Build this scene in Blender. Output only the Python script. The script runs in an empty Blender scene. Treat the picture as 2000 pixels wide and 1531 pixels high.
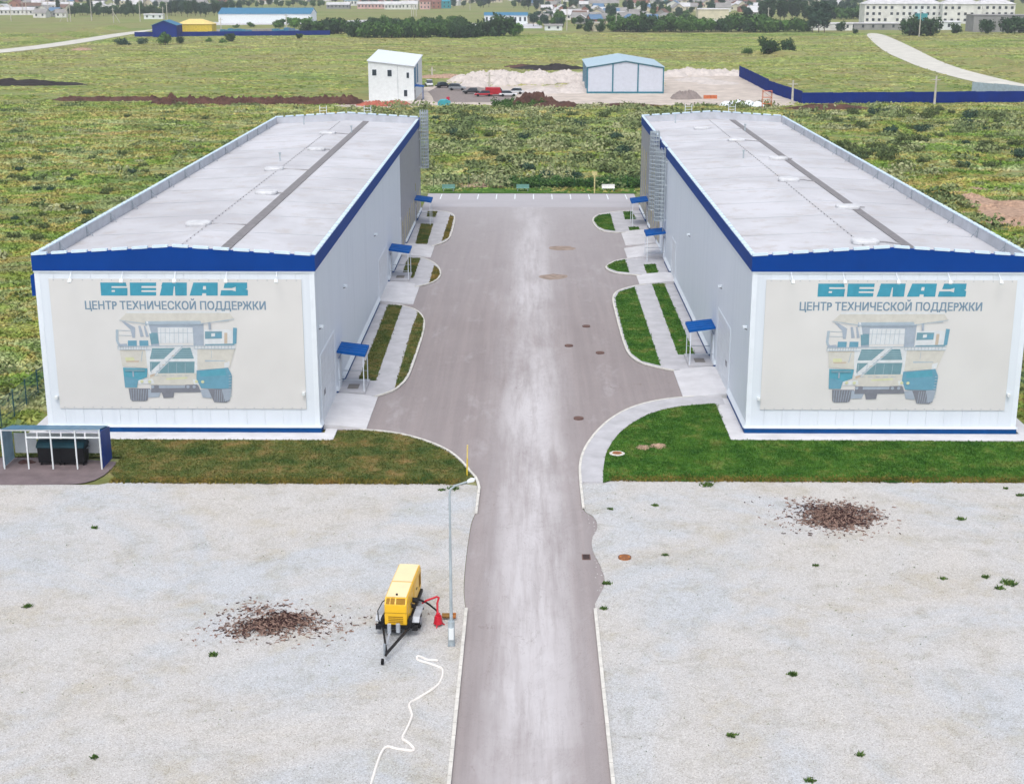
import bpy, math, random
import numpy as np
from mathutils import Vector, noise as mnoise
random.seed(7); RNG = np.random.default_rng(7)
S = bpy.context.scene
C = S.collection
R_ = math.radians

# ------------------------------------------------------------------ camera, light, exposure
CAM_H, PITCH, YAW, FPX = 29.231, 0.2835, -0.0116, 2800.0
cd = bpy.data.cameras.new('camera'); cam = bpy.data.objects.new('camera', cd); C.objects.link(cam)
cam.location = (0, 0, CAM_H)
cam.rotation_euler = (math.pi/2 - PITCH, 0, -YAW)
cd.sensor_width = 36; cd.lens = FPX/2000*36; cd.clip_start = 0.5; cd.clip_end = 9000
S.camera = cam

SUN_EL, SUN_AZ = R_(60), R_(190)      # azimuth measured clockwise from +Y: behind the camera
w = bpy.data.worlds.new('World'); S.world = w; w.use_nodes = True
wn = w.node_tree.nodes; wl = w.node_tree.links; wn.clear()
sky = wn.new('ShaderNodeTexSky'); sky.sky_type = 'NISHITA'; sky.sun_disc = False
sky.sun_elevation = SUN_EL; sky.sun_rotation = SUN_AZ; sky.air_density = 1.0; sky.dust_density = 4.0; sky.ozone_density = 1.0
hs = wn.new('ShaderNodeHueSaturation'); hs.inputs['Saturation'].default_value = 0.5
bg = wn.new('ShaderNodeBackground'); bg.inputs['Strength'].default_value = 0.15
wo = wn.new('ShaderNodeOutputWorld')
wl.new(sky.outputs[0], hs.inputs['Color']); wl.new(hs.outputs[0], bg.inputs[0]); wl.new(bg.outputs[0], wo.inputs[0])
sd = bpy.data.lights.new('sun', 'SUN'); sd.energy = 0.52; sd.angle = R_(24); sd.color = (1.0, 0.975, 0.94)
so = bpy.data.objects.new('sun', sd); C.objects.link(so)
sdir = Vector((math.sin(SUN_AZ)*math.cos(SUN_EL), math.cos(SUN_AZ)*math.cos(SUN_EL), math.sin(SUN_EL)))
so.rotation_euler = (-sdir).to_track_quat('-Z', 'Y').to_euler(); so.location = (0, -60, 120)
S.view_settings.view_transform = 'Standard'; S.view_settings.look = 'None'
S.view_settings.gamma = 1.0; S.view_settings.use_curve_mapping = False
S.view_settings.exposure = 0.62

# ------------------------------------------------------------------ survey: picture measurements turned into ground positions
_F = np.array([math.sin(YAW)*math.cos(PITCH), math.cos(YAW)*math.cos(PITCH), -math.sin(PITCH)])
_R = np.array([math.cos(YAW), -math.sin(YAW), 0.0]); _U = np.cross(_R, _F)
def _ray(u, v): return _F + _R*(u-1000)/FPX - _U*(v-765.5)/FPX
def G(u, v, z=0.0):
    d = _ray(u, v); t = (z-CAM_H)/d[2]; return (float(d[0]*t), float(d[1]*t))
def WF(u, v, y):                       # point of a wall facing the camera at depth y -> (x, z)
    d = _ray(u, v); t = y/d[1]; return (float(d[0]*t), float(CAM_H+d[2]*t))

# ------------------------------------------------------------------ materials
def lin(r, g, b):
    f = lambda c: (c/255/12.92) if c/255 <= .04045 else ((c/255+.055)/1.055)**2.4
    return (f(r), f(g), f(b), 1)
class NT:
    def __init__(s, name):
        s.m = bpy.data.materials.new(name); s.m.use_nodes = True
        s.n = s.m.node_tree.nodes; s.l = s.m.node_tree.links
        s.b = s.n['Principled BSDF']
        s.pos = None
    def P(s):
        if s.pos is None: s.pos = s.n.new('ShaderNodeNewGeometry').outputs['Position']
        return s.pos
    def scaled(s, sc, loc=(0,0,0)):
        mp = s.n.new('ShaderNodeMapping'); mp.inputs['Scale'].default_value = sc; mp.inputs['Location'].default_value = loc
        s.l.new(s.P(), mp.inputs['Vector']); return mp.outputs[0]
    def noise(s, scale, detail=3, rough=.55, vec=None, dist=0.0):
        n = s.n.new('ShaderNodeTexNoise'); n.inputs['Scale'].default_value = scale; n.inputs['Detail'].default_value = detail
        n.inputs['Roughness'].default_value = rough; n.inputs['Distortion'].default_value = dist
        s.l.new(vec if vec is not None else s.P(), n.inputs['Vector']); return n.outputs['Fac']
    def voro(s, scale, vec=None, out='Color'):
        n = s.n.new('ShaderNodeTexVoronoi'); n.inputs['Scale'].default_value = scale
        s.l.new(vec if vec is not None else s.P(), n.inputs['Vector']); return n.outputs[out]
    def ramp(s, fac, stops, interp='LINEAR'):
        n = s.n.new('ShaderNodeValToRGB'); n.color_ramp.interpolation = interp; e = n.color_ramp.elements
        while len(e) < len(stops): e.new(.5)
        for i, (p, c) in enumerate(stops):
            e[i].position = p; e[i].color = c if len(c) == 4 else (*c, 1)
        s.l.new(fac, n.inputs[0]); return n.outputs[0]
    def mix(s, fac, a, b, mode='MIX'):
        n = s.n.new('ShaderNodeMix'); n.data_type = 'RGBA'; n.blend_type = mode
        for k, v in ((0, fac), (6, a), (7, b)):
            if hasattr(v, 'links'): s.l.new(v, n.inputs[k])
            elif k == 0: n.inputs[0].default_value = v
            else: n.inputs[k].default_value = v if len(v) == 4 else (*v, 1)
        return n.outputs[2]
    def math(s, op, a, b=0.0, clamp=False):
        n = s.n.new('ShaderNodeMath'); n.operation = op; n.use_clamp = clamp
        for k, v in ((0, a), (1, b)):
            if hasattr(v, 'links'): s.l.new(v, n.inputs[k])
            else: n.inputs[k].default_value = v
        return n.outputs[0]
    def attr(s, name):
        n = s.n.new('ShaderNodeAttribute'); n.attribute_name = name; return n.outputs['Fac']
    def sep(s):
        n = s.n.new('ShaderNodeSeparateXYZ'); s.l.new(s.P(), n.inputs[0]); return n.outputs
    def bump(s, h, strength=.3, dist=.02):
        n = s.n.new('ShaderNodeBump'); n.inputs['Strength'].default_value = strength; n.inputs['Distance'].default_value = dist
        s.l.new(h, n.inputs['Height']); s.l.new(n.outputs[0], s.b.inputs['Normal'])
    def done(s, col, rough=.8, metal=0, spec=.3):
        if hasattr(col, 'links'): s.l.new(col, s.b.inputs['Base Color'])
        else: s.b.inputs['Base Color'].default_value = col if len(col) == 4 else (*col, 1)
        s.b.inputs['Roughness'].default_value = rough; s.b.inputs['Metallic'].default_value = metal
        s.b.inputs['Specular IOR Level'].default_value = spec
        return s.m
M = {}
def plain(name, rgb, rough=.6, metal=0, var=.12, scale=1.5, spec=.3):
    t = NT(name); c = lin(*rgb); f = t.noise(scale, 4, .6)
    d = tuple(x*(1-var*2) for x in c[:3])+(1,); b = tuple(min(1, x*(1+var*.5)) for x in c[:3])+(1,)
    M[name] = t.done(t.ramp(f, [(.3, d), (.7, b)]), rough, metal, spec); return M[name]

def field_color(t, soft=.25):
    p = t.scaled((.75, 1.0, 1.0)); q = t.scaled((.55, 1.0, 1.0), (7, 3, 0)); q2 = t.scaled((.6, 1.0, 1.0), (90, 31, 0))
    big = t.noise(.028, 4, .55, p, .6); mid = t.noise(.12, 4, .58, p, .8); m2 = t.noise(.15, 4, .60, q2, .6)
    a = t.ramp(big, [(.36, lin(98, 124, 54)), (.45, lin(126, 136, 68)), (.52, lin(142, 144, 86)), (.58, lin(114, 136, 70)), (.66, lin(148, 156, 108))])
    b = t.ramp(mid, [(.36, lin(78, 110, 46)), (.43, lin(104, 138, 54)), (.49, lin(134, 142, 72)), (.53, lin(170, 144, 92)), (.59, lin(148, 158, 118)), (.66, lin(104, 132, 72))])
    c = t.mix(.62, a, b)
    c = t.mix(t.ramp(m2, [(.50, (0,0,0,1)), (.62, (.7,.7,.7,1))]), c, t.ramp(t.noise(.06, 3, .5, q), [(.42, lin(160, 140, 92)), (.5, lin(156, 164, 130)), (.58, lin(124, 144, 96))]))
    c = t.mix(t.ramp(t.noise(.16, 4, .62, q, .8), [(.56, (0,0,0,1)), (.68, (.6,.6,.6,1))]), c, lin(78, 98, 64))
    y = t.sep()[1]
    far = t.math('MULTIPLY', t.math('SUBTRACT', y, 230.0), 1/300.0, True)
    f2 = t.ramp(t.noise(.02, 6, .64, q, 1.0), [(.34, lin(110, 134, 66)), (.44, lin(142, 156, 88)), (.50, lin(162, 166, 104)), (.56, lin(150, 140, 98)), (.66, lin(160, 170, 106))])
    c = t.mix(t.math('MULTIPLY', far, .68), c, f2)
    return t.mix(t.math('MULTIPLY', t.noise(.9, 4, .7, p), soft), c, lin(108, 112, 70))
t = NT('field_grass'); c = field_color(t); fine = t.noise(3.0, 5, .75)
c = t.mix(t.ramp(fine, [(.35, (0,0,0,1)), (.7, (1,1,1,1))]), c, t.mix(.5, c, lin(70, 80, 42)))
t.bump(t.noise(1.2, 5, .7), .5, .2); M['field'] = t.done(c, .95, 0, .1)
t = NT('field_tufts'); c = field_color(t); tone = t.attr('tone')
c = t.mix(1.0, c, t.ramp(tone, [(0, (1.06, 1.12, 1.0, 1)), (.35, (1.28, 1.30, 1.18, 1)), (.65, (1.42, 1.44, 1.36, 1)), (1, (1.75, 1.72, 1.75, 1))]), 'MULTIPLY')
M['tuft'] = t.done(c, .9, 0, .1)

def lawn(name, g1, g2, g3):
    t = NT(name); a = t.noise(.55, 4, .65); b = t.noise(2.6, 4, .7)
    c = t.ramp(a, [(.32, lin(*g1)), (.52, lin(*g2)), (.68, lin(*g3))])
    c = t.mix(t.ramp(b, [(.4, (0,0,0,1)), (.65, (1,1,1,1))]), c, t.mix(.5, c, lin(*g1)))
    try: tone = t.attr('tone'); c = t.mix(1.0, c, t.ramp(tone, [(0, (1,1,1,1)), (.01, (.75,.8,.7,1)), (1, (1.4,1.35,1.2,1))]), 'MULTIPLY')
    except Exception: pass
    M[name] = t.done(c, .9, 0, .12)
lawn('lawn_green', (44, 84, 30), (74, 112, 42), (112, 122, 64))
lawn('lawn_worn', (60, 82, 40), (98, 100, 54), (138, 116, 76))
lawn('lawn_dry', (88, 88, 42), (120, 108, 56), (140, 112, 66))

t = NT('gravel')
st = t.voro(26.0); sep = t.n.new('ShaderNodeSeparateColor'); t.l.new(st, sep.inputs[0])
c = t.ramp(sep.outputs[0], [(0, lin(146, 142, 137)), (.08, lin(166, 164, 161)), (.5, lin(182, 181, 180)), (.85, lin(190, 190, 189)), (1, lin(204, 203, 200))])
pa = t.noise(.09, 5, .62, None, .8); pb = t.noise(.28, 6, .72); pc = t.noise(.6, 6, .8, None, .4)
c = t.mix(1.0, c, t.ramp(pa, [(.38, (1.02, 1.0, .97, 1)), (.50, (1.0, 1.0, 1.0, 1)), (.60, (.95, 1.0, 1.06, 1))]), 'MULTIPLY')
c = t.mix(1.0, c, t.ramp(pb, [(.40, (1.04, 1.04, 1.04, 1)), (.52, (1, 1, 1, 1)), (.66, (.93, .90, .82, 1))]), 'MULTIPLY')
c = t.mix(1.0, c, t.ramp(pc, [(.50, (1, 1, 1, 1)), (.70, (.80, .79, .74, 1))]), 'MULTIPLY')
t.bump(t.voro(17.0, None, 'Distance'), .3, .02); M['gravel'] = t.done(c, .95, 0, .15)

t = NT('asphalt')
xx = t.sep()
c = t.mix(t.noise(.16, 4, .65), lin(132, 124, 123), lin(152, 145, 144))
c = t.mix(t.ramp(t.noise(1.0, 5, .65, t.scaled((1.6, .05, 1)), .2), [(.42, (0,0,0,1)), (.62, (.5,.5,.5,1))]), c, lin(160, 151, 149))
c = t.mix(t.ramp(t.noise(9.0, 3, .8), [(.3, (.5,.5,.5,1)), (.7, (0,0,0,1))]), c, lin(134, 126, 128))
# paler streak along the middle of the drive, broken up by noise
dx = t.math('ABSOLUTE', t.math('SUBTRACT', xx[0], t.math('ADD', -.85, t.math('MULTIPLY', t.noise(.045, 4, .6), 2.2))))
pale_streak = t.ramp(t.math('MULTIPLY', dx, .2), [(.12, (1,1,1,1)), (.30, (.72,.72,.72,1)), (.44, (.28,.28,.28,1)), (.75, (0,0,0,1))])
pale_streak = t.math('MULTIPLY', pale_streak, t.ramp(t.noise(1.3, 5, .7, t.scaled((1, .06, 1), (4, 4, 0))), [(.36, (.45,.45,.45,1)), (.56, (1,1,1,1))]))
pale_streak = t.math('MULTIPLY', pale_streak, t.ramp(t.noise(.16, 6, .68, t.scaled((1, .3, 1)), .6), [(.30, (.25,.25,.25,1)), (.50, (.75,.75,.75,1)), (.68, (1,1,1,1))]))
c = t.mix(t.math('MULTIPLY', pale_streak, .98), c, lin(198, 196, 198))
c = t.mix(t.ramp(t.noise(.4, 5, .7, t.scaled((1, .35, 1))), [(.56, (0,0,0,1)), (.74, (.55,.55,.55,1))]), c, lin(176, 172, 174))
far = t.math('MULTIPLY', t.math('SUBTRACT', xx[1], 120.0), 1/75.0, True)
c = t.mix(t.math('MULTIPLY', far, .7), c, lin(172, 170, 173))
c = t.mix(t.ramp(t.noise(.7, 5, .8, t.scaled((1, .5, 1), (30, 4, 0))), [(.62, (0,0,0,1)), (.72, (.5,.5,.5,1))]), c, lin(116, 104, 100))
c = t.mix(t.ramp(t.noise(.22, 6, .8, t.scaled((1, .7, 1), (12, 77, 0)), 1.5), [(.495, (0,0,0,1)), (.5, (.45,.45,.45,1)), (.505, (0,0,0,1))]), c, lin(118, 108, 106))
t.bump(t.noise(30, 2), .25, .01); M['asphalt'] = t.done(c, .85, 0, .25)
t = NT('parking_asphalt'); c = t.mix(t.noise(.3, 4, .65, t.scaled((.4, 1, 1))), lin(158, 156, 160), lin(180, 178, 182)); M['parking'] = t.done(c, .85)

plain('concrete', (184, 184, 188), .85, var=.10, scale=.8); plain('concrete_pale', (204, 204, 207), .85, var=.08, scale=.7)
plain('kerb_stone', (212, 210, 203), .85, var=.10, scale=2.5); plain('mat_grey', (128, 124, 120), .95)
plain('pad_asphalt', (122, 110, 112), .9, var=.15, scale=.9)
t = NT('wall_white'); g = t.noise(.25, 4, .6, t.scaled((1, 1, .3)))

dirt = t.noise(1.1, 5, .7, t.scaled((1, 1, .06)))
M['wall'] = t.done(t.mix(t.ramp(dirt, [(.5, (0,0,0,1)), (.72, (.35,.35,.35,1))]), t.mix(t.math('MULTIPLY', g, .5), lin(215, 223, 231), lin(207, 216, 226)), lin(193, 202, 212)), .5, 0, .25)
plain('wall_trim', (222, 230, 238), .4, var=.03); plain('wall_grey', (150, 152, 160), .5, var=.06); plain('hatch_white', (206, 208, 211), .7); plain('bench_green', (112, 156, 146), .7); plain('joint', (120, 126, 134), .8)
plain('gate_white', (212, 218, 224), .45, var=.05)
plain('blue_fascia', (0, 60, 138), .6, var=.06, scale=.5, spec=.12); plain('blue_canopy', (0, 84, 158), .6, var=.08, spec=.15)
plain('blue_plinth', (4, 70, 130), .6, var=.10, spec=.12); plain('coping', (206, 226, 240), .4, var=.05); plain('yellow_frame', (208, 198, 140), .5)
plain('parapet', (186, 190, 198), .7, var=.09, scale=.9); plain('walkway', (130, 128, 130), .9, var=.12, scale=2)
t = NT('roof_membrane'); a = t.noise(.09, 4, .65, None, .5); b = t.noise(.5, 5, .75)
c = t.ramp(a, [(.34, lin(176, 176, 180)), (.5, lin(188, 189, 193)), (.62, lin(197, 198, 203))])
c = t.mix(t.ramp(b, [(.52, (0,0,0,1)), (.68, (.6,.6,.6,1))]), c, lin(172, 166, 162)); M['roof'] = t.done(c, .75, 0, .25)
plain('steel', (168, 178, 186), .45, .5, var=.08); plain('galv', (172, 184, 190), .6, .1); plain('cable', (158, 157, 160), .8)
plain('banner', (209, 209, 208), .75, var=.03, scale=.3)
for n, c in dict(print_logo=(64,148,172), print_teal=(88,156,176), print_text=(116,142,162), print_cream=(200,199,192), print_white=(208,213,217), print_shade=(158,170,184), print_glass=(112,150,164),
    print_grille=(112,148,158), print_blue=(104,154,176), print_tyre=(122,126,136), print_yellow=(202,206,168), print_line=(164,180,192), print_rust=(190,176,160)).items():
    plain(n, c, .75, var=.05, scale=3)
plain('glass_dark', (52, 62, 72), .15, spec=.6); plain('bin_black', (22, 24, 28), .5); plain('bin_lid', (20, 62, 74), .5)
plain('shelter_blue', (14, 52, 132), .5); plain('shelter_pale', (150, 186, 206), .5); plain('shelter_roof', (56, 112, 146), .35); plain('white_paint', (222, 228, 230), .5, var=.05)
plain('machine_yellow', (236, 186, 36), .35, var=.05, spec=.5); plain('machine_top_sheen', (236, 218, 172), .4, var=.03, spec=.5); plain('black_steel', (26, 26, 30), .55); plain('rubber', (20, 20, 22), .9)
plain('fender', (176, 182, 190), .5, .1); plain('red_paint', (196, 34, 52), .45); plain('hose_white', (228, 224, 218), .7, var=.05); plain('brass', (150, 112, 60), .4, .5); plain('decal', (150, 112, 30), .7)
plain('rust', (176, 112, 58), .8, var=.25, scale=6); plain('rust_dark', (112, 88, 82), .85); plain('twig', (74, 52, 50), .95, var=.35, scale=9); plain('twig_pale', (150, 124, 112), .95, var=.3, scale=9); plain('ash', (160, 142, 136), .95, var=.25, scale=2)
plain('fence_blue', (4, 42, 124), .7, var=.10, scale=.4, spec=.08); plain('fence_teal', (34, 84, 98), .6); plain('fence_green', (34, 84, 56), .6); plain('fence_pale', (168, 184, 196), .6)
plain('sand', (198, 187, 176), .95, var=.14, scale=.25); plain('sand_white', (200, 192, 186), .95, var=.12, scale=.6); plain('soil_black', (46, 40, 40), .95, var=.25, scale=.6)
plain('mud', (158, 142, 130), .9, var=.2, scale=1.5); plain('soil_red', (182, 152, 130), .95, var=.26, scale=1.6); plain('soil_brown', (92, 64, 54), .95, var=.3, scale=.4); plain('dirt_road', (206, 204, 194), .95, var=.10, scale=.2)
plain('grey_gravel', (140, 130, 126), .95); plain('brick_red', (176, 102, 84), .9, var=.2, scale=1); plain('orange', (206, 120, 80), .8); plain('tarp_teal', (70, 168, 182), .6); plain('tarp_red', (196, 40, 74), .6)
plain('hangar_wall', (198, 204, 216), .5, var=.04); plain('hangar_frame', (52, 120, 140), .5); plain('hangar_roof', (170, 194, 206), .5, var=.06); plain('shed_yellow', (224, 196, 66), .6); plain('shed_yellow_roof', (232, 208, 132), .6)
plain('roof_blue', (58, 124, 160), .55, var=.12); plain('bark', (84, 70, 58), .95); plain('pole_wood', (196, 192, 180), .9)
for n, c in dict(car_black=(24,26,32), car_silver=(140,146,152), car_red=(178,28,44), car_white=(214,218,222)).items(): plain(n, c, .25, .2, spec=.6, var=.02)
for n, c in dict(h_white=(226,226,224), h_cream=(216,208,186), h_brick=(164,116,100), h_grey=(150,150,150), r_grey=(150,148,146), r_red=(138,98,88), r_teal=(60,150,170), r_blue=(96,128,160), r_brown=(120,96,84), r_pale=(206,206,208), h_pink=(214,176,172), h_teal=(60,150,160)).items():
    plain(n, c, .8, var=.12, scale=.3)
def leaf(name, a, b, cc):
    t = NT(name); f = t.attr('tone')
    c = t.ramp(f, [(0, lin(*a)), (.55, lin(*b)), (1, lin(*cc))]); c = t.mix(t.math('MULTIPLY', t.noise(.6, 3), .5), c, lin(*a))
    M[name] = t.done(c, .8, 0, .15)
leaf('leaf_sage', (88, 106, 66), (134, 146, 96), (182, 182, 140)); leaf('leaf_weed', (66, 84, 52), (96, 110, 66), (138, 144, 98)); leaf('leaf_dark', (34, 58, 34), (56, 84, 46), (82, 108, 60)); leaf('leaf_mid', (46, 78, 36), (76, 110, 50), (108, 138, 70))
leaf('leaf_blue', (38, 62, 50), (60, 86, 68), (84, 110, 86)); leaf('leaf_bright', (56, 92, 34), (88, 130, 52), (124, 158, 76)); leaf('weed_green', (44, 74, 34), (80, 112, 52), (120, 140, 74))

# ------------------------------------------------------------------ mesh helpers
def link(o, parent=None, kind=None, label=None, cat=None, group=None):
    C.objects.link(o)
    if parent is not None: o.parent = parent
    if kind: o['kind'] = kind
    if label: o['label'] = label
    if cat: o['category'] = cat
    if group: o['group'] = group
    return o
def thing(name, label, cat, loc=(0,0,0), rz=0, group=None):
    o = bpy.data.objects.new(name, None); o.location = loc; o.rotation_euler = (0, 0, rz); o.empty_display_size = .3
    return link(o, None, None, label, cat, group)
class MB:
    def __init__(s): s.v = []; s.f = []; s.m = []; s.cur = 0
    def face(s, pts):
        i = len(s.v); s.v += [tuple(p) for p in pts]; s.f.append(tuple(range(i, i+len(pts)))); s.m.append(s.cur); return s
    def box(s, x0, x1, y0, y1, z0, z1):
        i = len(s.v)
        s.v += [(x, y, z) for z in (z0, z1) for x, y in ((x0,y0),(x1,y0),(x1,y1),(x0,y1))]
        for f in ((3,2,1,0),(4,5,6,7),(0,1,5,4),(1,2,6,5),(2,3,7,6),(3,0,4,7)): s.f.append(tuple(i+k for k in f)); s.m.append(s.cur)
        return s
    def prism(s, poly, z0, z1):
        n = len(poly); i = len(s.v)
        s.v += [(p[0], p[1], z0) for p in poly]+[(p[0], p[1], z1) for p in poly]
        s.f.append(tuple(i+k for k in range(n-1, -1, -1))); s.f.append(tuple(i+n+k for k in range(n)))
        for k in range(n): s.f.append((i+k, i+(k+1) % n, i+n+(k+1) % n, i+n+k))
        s.m += [s.cur]*(n+2); return s
    def prism_y(s, poly, y0, y1):       # polygon in (x, z) pushed along y
        n = len(poly); i = len(s.v)
        s.v += [(p[0], y0, p[1]) for p in poly]+[(p[0], y1, p[1]) for p in poly]
        s.f.append(tuple(i+k for k in range(n))); s.f.append(tuple(i+n+k for k in range(n-1, -1, -1)))
        for k in range(n): s.f.append((i+k, i+n+k, i+n+(k+1) % n, i+(k+1) % n))
        s.m += [s.cur]*(n+2); return s
    def prism_x(s, poly, x0, x1):       # polygon in (y, z) pushed along x
        n = len(poly); i = len(s.v)
        s.v += [(x0, p[0], p[1]) for p in poly]+[(x1, p[0], p[1]) for p in poly]
        s.f.append(tuple(i+k for k in range(n))); s.f.append(tuple(i+n+k for k in range(n-1, -1, -1)))
        for k in range(n): s.f.append((i+k, i+n+k, i+n+(k+1) % n, i+(k+1) % n))
        s.m += [s.cur]*(n+2); return s
    def tube(s, pts, r, n=6, closed=False):
        pts = [Vector(p) for p in pts]; rings = []
        rr = r if isinstance(r, (list, tuple)) else [r]*len(pts)
        for k, p in enumerate(pts):
            d = (pts[min(k+1, len(pts)-1)]-pts[max(k-1, 0)]).normalized()
            a = d.cross(Vector((0,0,1))); a = a.normalized() if a.length > 1e-3 else Vector((1,0,0)); b = a.cross(d)
            i = len(s.v); s.v += [tuple(p+(a*math.cos(2*math.pi*q/n)+b*math.sin(2*math.pi*q/n))*rr[k]) for q in range(n)]; rings.append(i)
        for k in range(len(rings)-1):
            for q in range(n):
                s.f.append((rings[k]+q, rings[k]+(q+1) % n, rings[k+1]+(q+1) % n, rings[k+1]+q)); s.m.append(s.cur)
        s.f.append(tuple(rings[0]+q for q in range(n))); s.f.append(tuple(rings[-1]+q for q in range(n-1, -1, -1))); s.m += [s.cur]*2
        return s
    def bar(s, a, b, wd, ht):           # square bar between two points
        a = Vector(a); b = Vector(b); d = (b-a).normalized(); x = d.cross(Vector((0,0,1)))
        x = x.normalized() if x.length > 1e-3 else Vector((1,0,0)); y = x.cross(d)
        i = len(s.v)
        for p in (a, b):
            s.v += [tuple(p+x*sx*wd/2+y*sy*ht/2) for sx, sy in ((-1,-1),(1,-1),(1,1),(-1,1))]
        for f in ((0,1,2,3),(7,6,5,4),(0,4,5,1),(1,5,6,2),(2,6,7,3),(3,7,4,0)): s.f.append(tuple(i+k for k in f)); s.m.append(s.cur)
        return s
    def build(s, name, mats, parent=None, org=(0,0,0), **kw):
        me = bpy.data.meshes.new(name)
        v = [(a-org[0], b-org[1], c-org[2]) for a, b, c in s.v] if any(org) else s.v
        me.from_pydata(v, [], s.f); mats = mats if isinstance(mats, (list, tuple)) else [mats]
        for m in mats: me.materials.append(M[m] if isinstance(m, str) else m)
        if len(mats) > 1: me.polygons.foreach_set('material_index', s.m)
        me.update(); return link(bpy.data.objects.new(name, me), parent, **kw)
def bevel(o, wd, seg=2):
    b = o.modifiers.new('b', 'BEVEL'); b.width = wd; b.segments = seg; b.limit_method = 'ANGLE'; return o
def fast_mesh(name, V, F, tone=None, mat=None):       # V (n,3), F (m,k) arrays
    me = bpy.data.meshes.new(name); V = np.asarray(V, dtype=np.float32); F = np.asarray(F, dtype=np.int32); m, k = F.shape
    me.vertices.add(len(V)); me.vertices.foreach_set('co', V.ravel()); me.loops.add(m*k); me.loops.foreach_set('vertex_index', F.ravel())
    me.polygons.add(m); me.polygons.foreach_set('loop_start', np.arange(0, m*k, k, dtype=np.int32)); me.polygons.foreach_set('loop_total', np.full(m, k, dtype=np.int32))
    if tone is not None:
        a = me.attributes.new('tone', 'FLOAT', 'POINT'); a.data.foreach_set('value', np.asarray(tone, dtype=np.float32))
    me.update(calc_edges=True)
    if mat: me.materials.append(M[mat])
    return me
def clone(o, loc=None, rz=None, label=None, group=None, sc=None):
    c = o.copy(); C.objects.link(c)
    if loc is not None: c.location = loc
    if rz is not None: c.rotation_euler = (0, 0, rz)
    if sc is not None: c.scale = sc if isinstance(sc, tuple) else (sc,)*3
    if label: c['label'] = label
    if group: c['group'] = group
    for ch in o.children:
        d = ch.copy(); C.objects.link(d); d.parent = c
        for g in ch.children: e = g.copy(); C.objects.link(e); e.parent = d
    return c
def ragged(poly, step, amp, seed=0):
    out = []; n = len(poly)
    for i in range(n):
        a = Vector(poly[i]); b = Vector(poly[(i+1) % n]); L = (b-a).length; k = max(1, int(L/step)); nn = Vector((-(b-a).y, (b-a).x)).normalized() if L > 0 else Vector((0,0))
        for j in range(k):
            p = a+(b-a)*j/k; q = mnoise.noise(Vector((p.x/step*.7+seed, p.y/step*.7, 3.1)))+.5*mnoise.noise(Vector((p.x/step*2+seed, p.y/step*2, 7.1)))
            out.append(tuple(p+nn*q*amp))
    return out
def smooth(pl, it=2, closed=False):
    for _ in range(it):
        o = [] if closed else [pl[0]]; n = len(pl)
        for i in range(n if closed else n-1):
            a, b = pl[i], pl[(i+1) % n]
            o += [(a[0]*.75+b[0]*.25, a[1]*.75+b[1]*.25), (a[0]*.25+b[0]*.75, a[1]*.25+b[1]*.75)]
        if not closed: o.append(pl[-1])
        pl = o
    return pl
def sheet(name, poly, z, mat, th=0, kind='structure', **kw):
    b = MB()
    if th: b.prism(poly, z-th, z)
    else: b.face([(p[0], p[1], z) for p in poly])
    return b.build(name, mat, kind=kind, **kw)
def mound(name, x, y, rx, ry, h, mat, seed=0, rz=0, rough=.5, n=26, **kw):
    """earth or sand heap: a height field whose ragged rim runs under the ground"""
    V = []; F = []
    for i in range(n+1):
        for j in range(n*2):
            a = 2*math.pi*j/(n*2); r = i/n
            wob = 1+.35*mnoise.noise(Vector((math.cos(a)*1.6+seed, math.sin(a)*1.6, seed*.7)))
            px, py = math.cos(a)*r*rx*wob, math.sin(a)*r*ry*wob
            q = max(0, 1-r*r); nz = mnoise.noise(Vector((px/max(rx*.28, .6)+seed, py/max(ry*.28, .6), 2.2)))+.5*mnoise.noise(Vector((px*1.7/max(rx*.2, .5), py*1.7/max(ry*.2, .5)+seed, 5)))
            z = h*(q**.8)*(1+rough*nz)-.06*r
            V.append((px*math.cos(rz)-py*math.sin(rz), px*math.sin(rz)+py*math.cos(rz), z))
    m = n*2
    for i in range(n):
        for j in range(m): F.append((i*m+j, (i+1)*m+j, (i+1)*m+(j+1) % m, i*m+(j+1) % m))
    me = fast_mesh(name, V, F, None, mat); o = bpy.data.objects.new(name, me); o.location = (x, y, 0)
    return link(o, None, **kw)
def inpoly(px, py, poly):
    r = np.zeros(len(px), bool); n = len(poly)
    for i in range(n):
        x1, y1 = poly[i]; x2, y2 = poly[(i+1) % n]
        if y1 == y2: continue
        c = ((y1 > py) != (y2 > py)) & (px < (x2-x1)*(py-y1)/(y2-y1)+x1); r ^= c
    return r
def blades(px, py, pz, hmin, hmax, wd, k=3, tone=None, lean=.35, nz=.12):
    """k leaning triangular blades per tuft"""
    n = len(px); X = np.repeat(px, k); Y = np.repeat(py, k); Z = np.repeat(pz, k) if hasattr(pz, '__len__') else np.full(n*k, pz)
    T = np.repeat(tone, k) if tone is not None else RNG.random(n*k); m = n*k; a = RNG.random(m)*2*np.pi; h = hmin+(hmax-hmin)*RNG.random(m)
    if hasattr(wd, '__len__'): wv = np.repeat(wd, k)
    else: wv = wd
    ox = RNG.normal(0, 1, m)*wv*.5; oy = RNG.normal(0, 1, m)*wv*.5; ca, sa = np.cos(a)*wv/2, np.sin(a)*wv/2
    la = RNG.random(m)*2*np.pi; lx, ly = np.cos(la)*h*lean, np.sin(la)*h*lean
    V = np.empty((m, 3, 3)); V[:, 0] = np.c_[X+ox-ca, Y+oy-sa, Z-.02]; V[:, 1] = np.c_[X+ox+ca, Y+oy+sa, Z-.02]; V[:, 2] = np.c_[X+ox+lx, Y+oy+ly, Z+h]
    F = np.arange(m*3).reshape(m, 3); return V.reshape(-1, 3), F, np.repeat(np.clip(T+RNG.normal(0, nz, m), 0.02, 1), 3)
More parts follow.
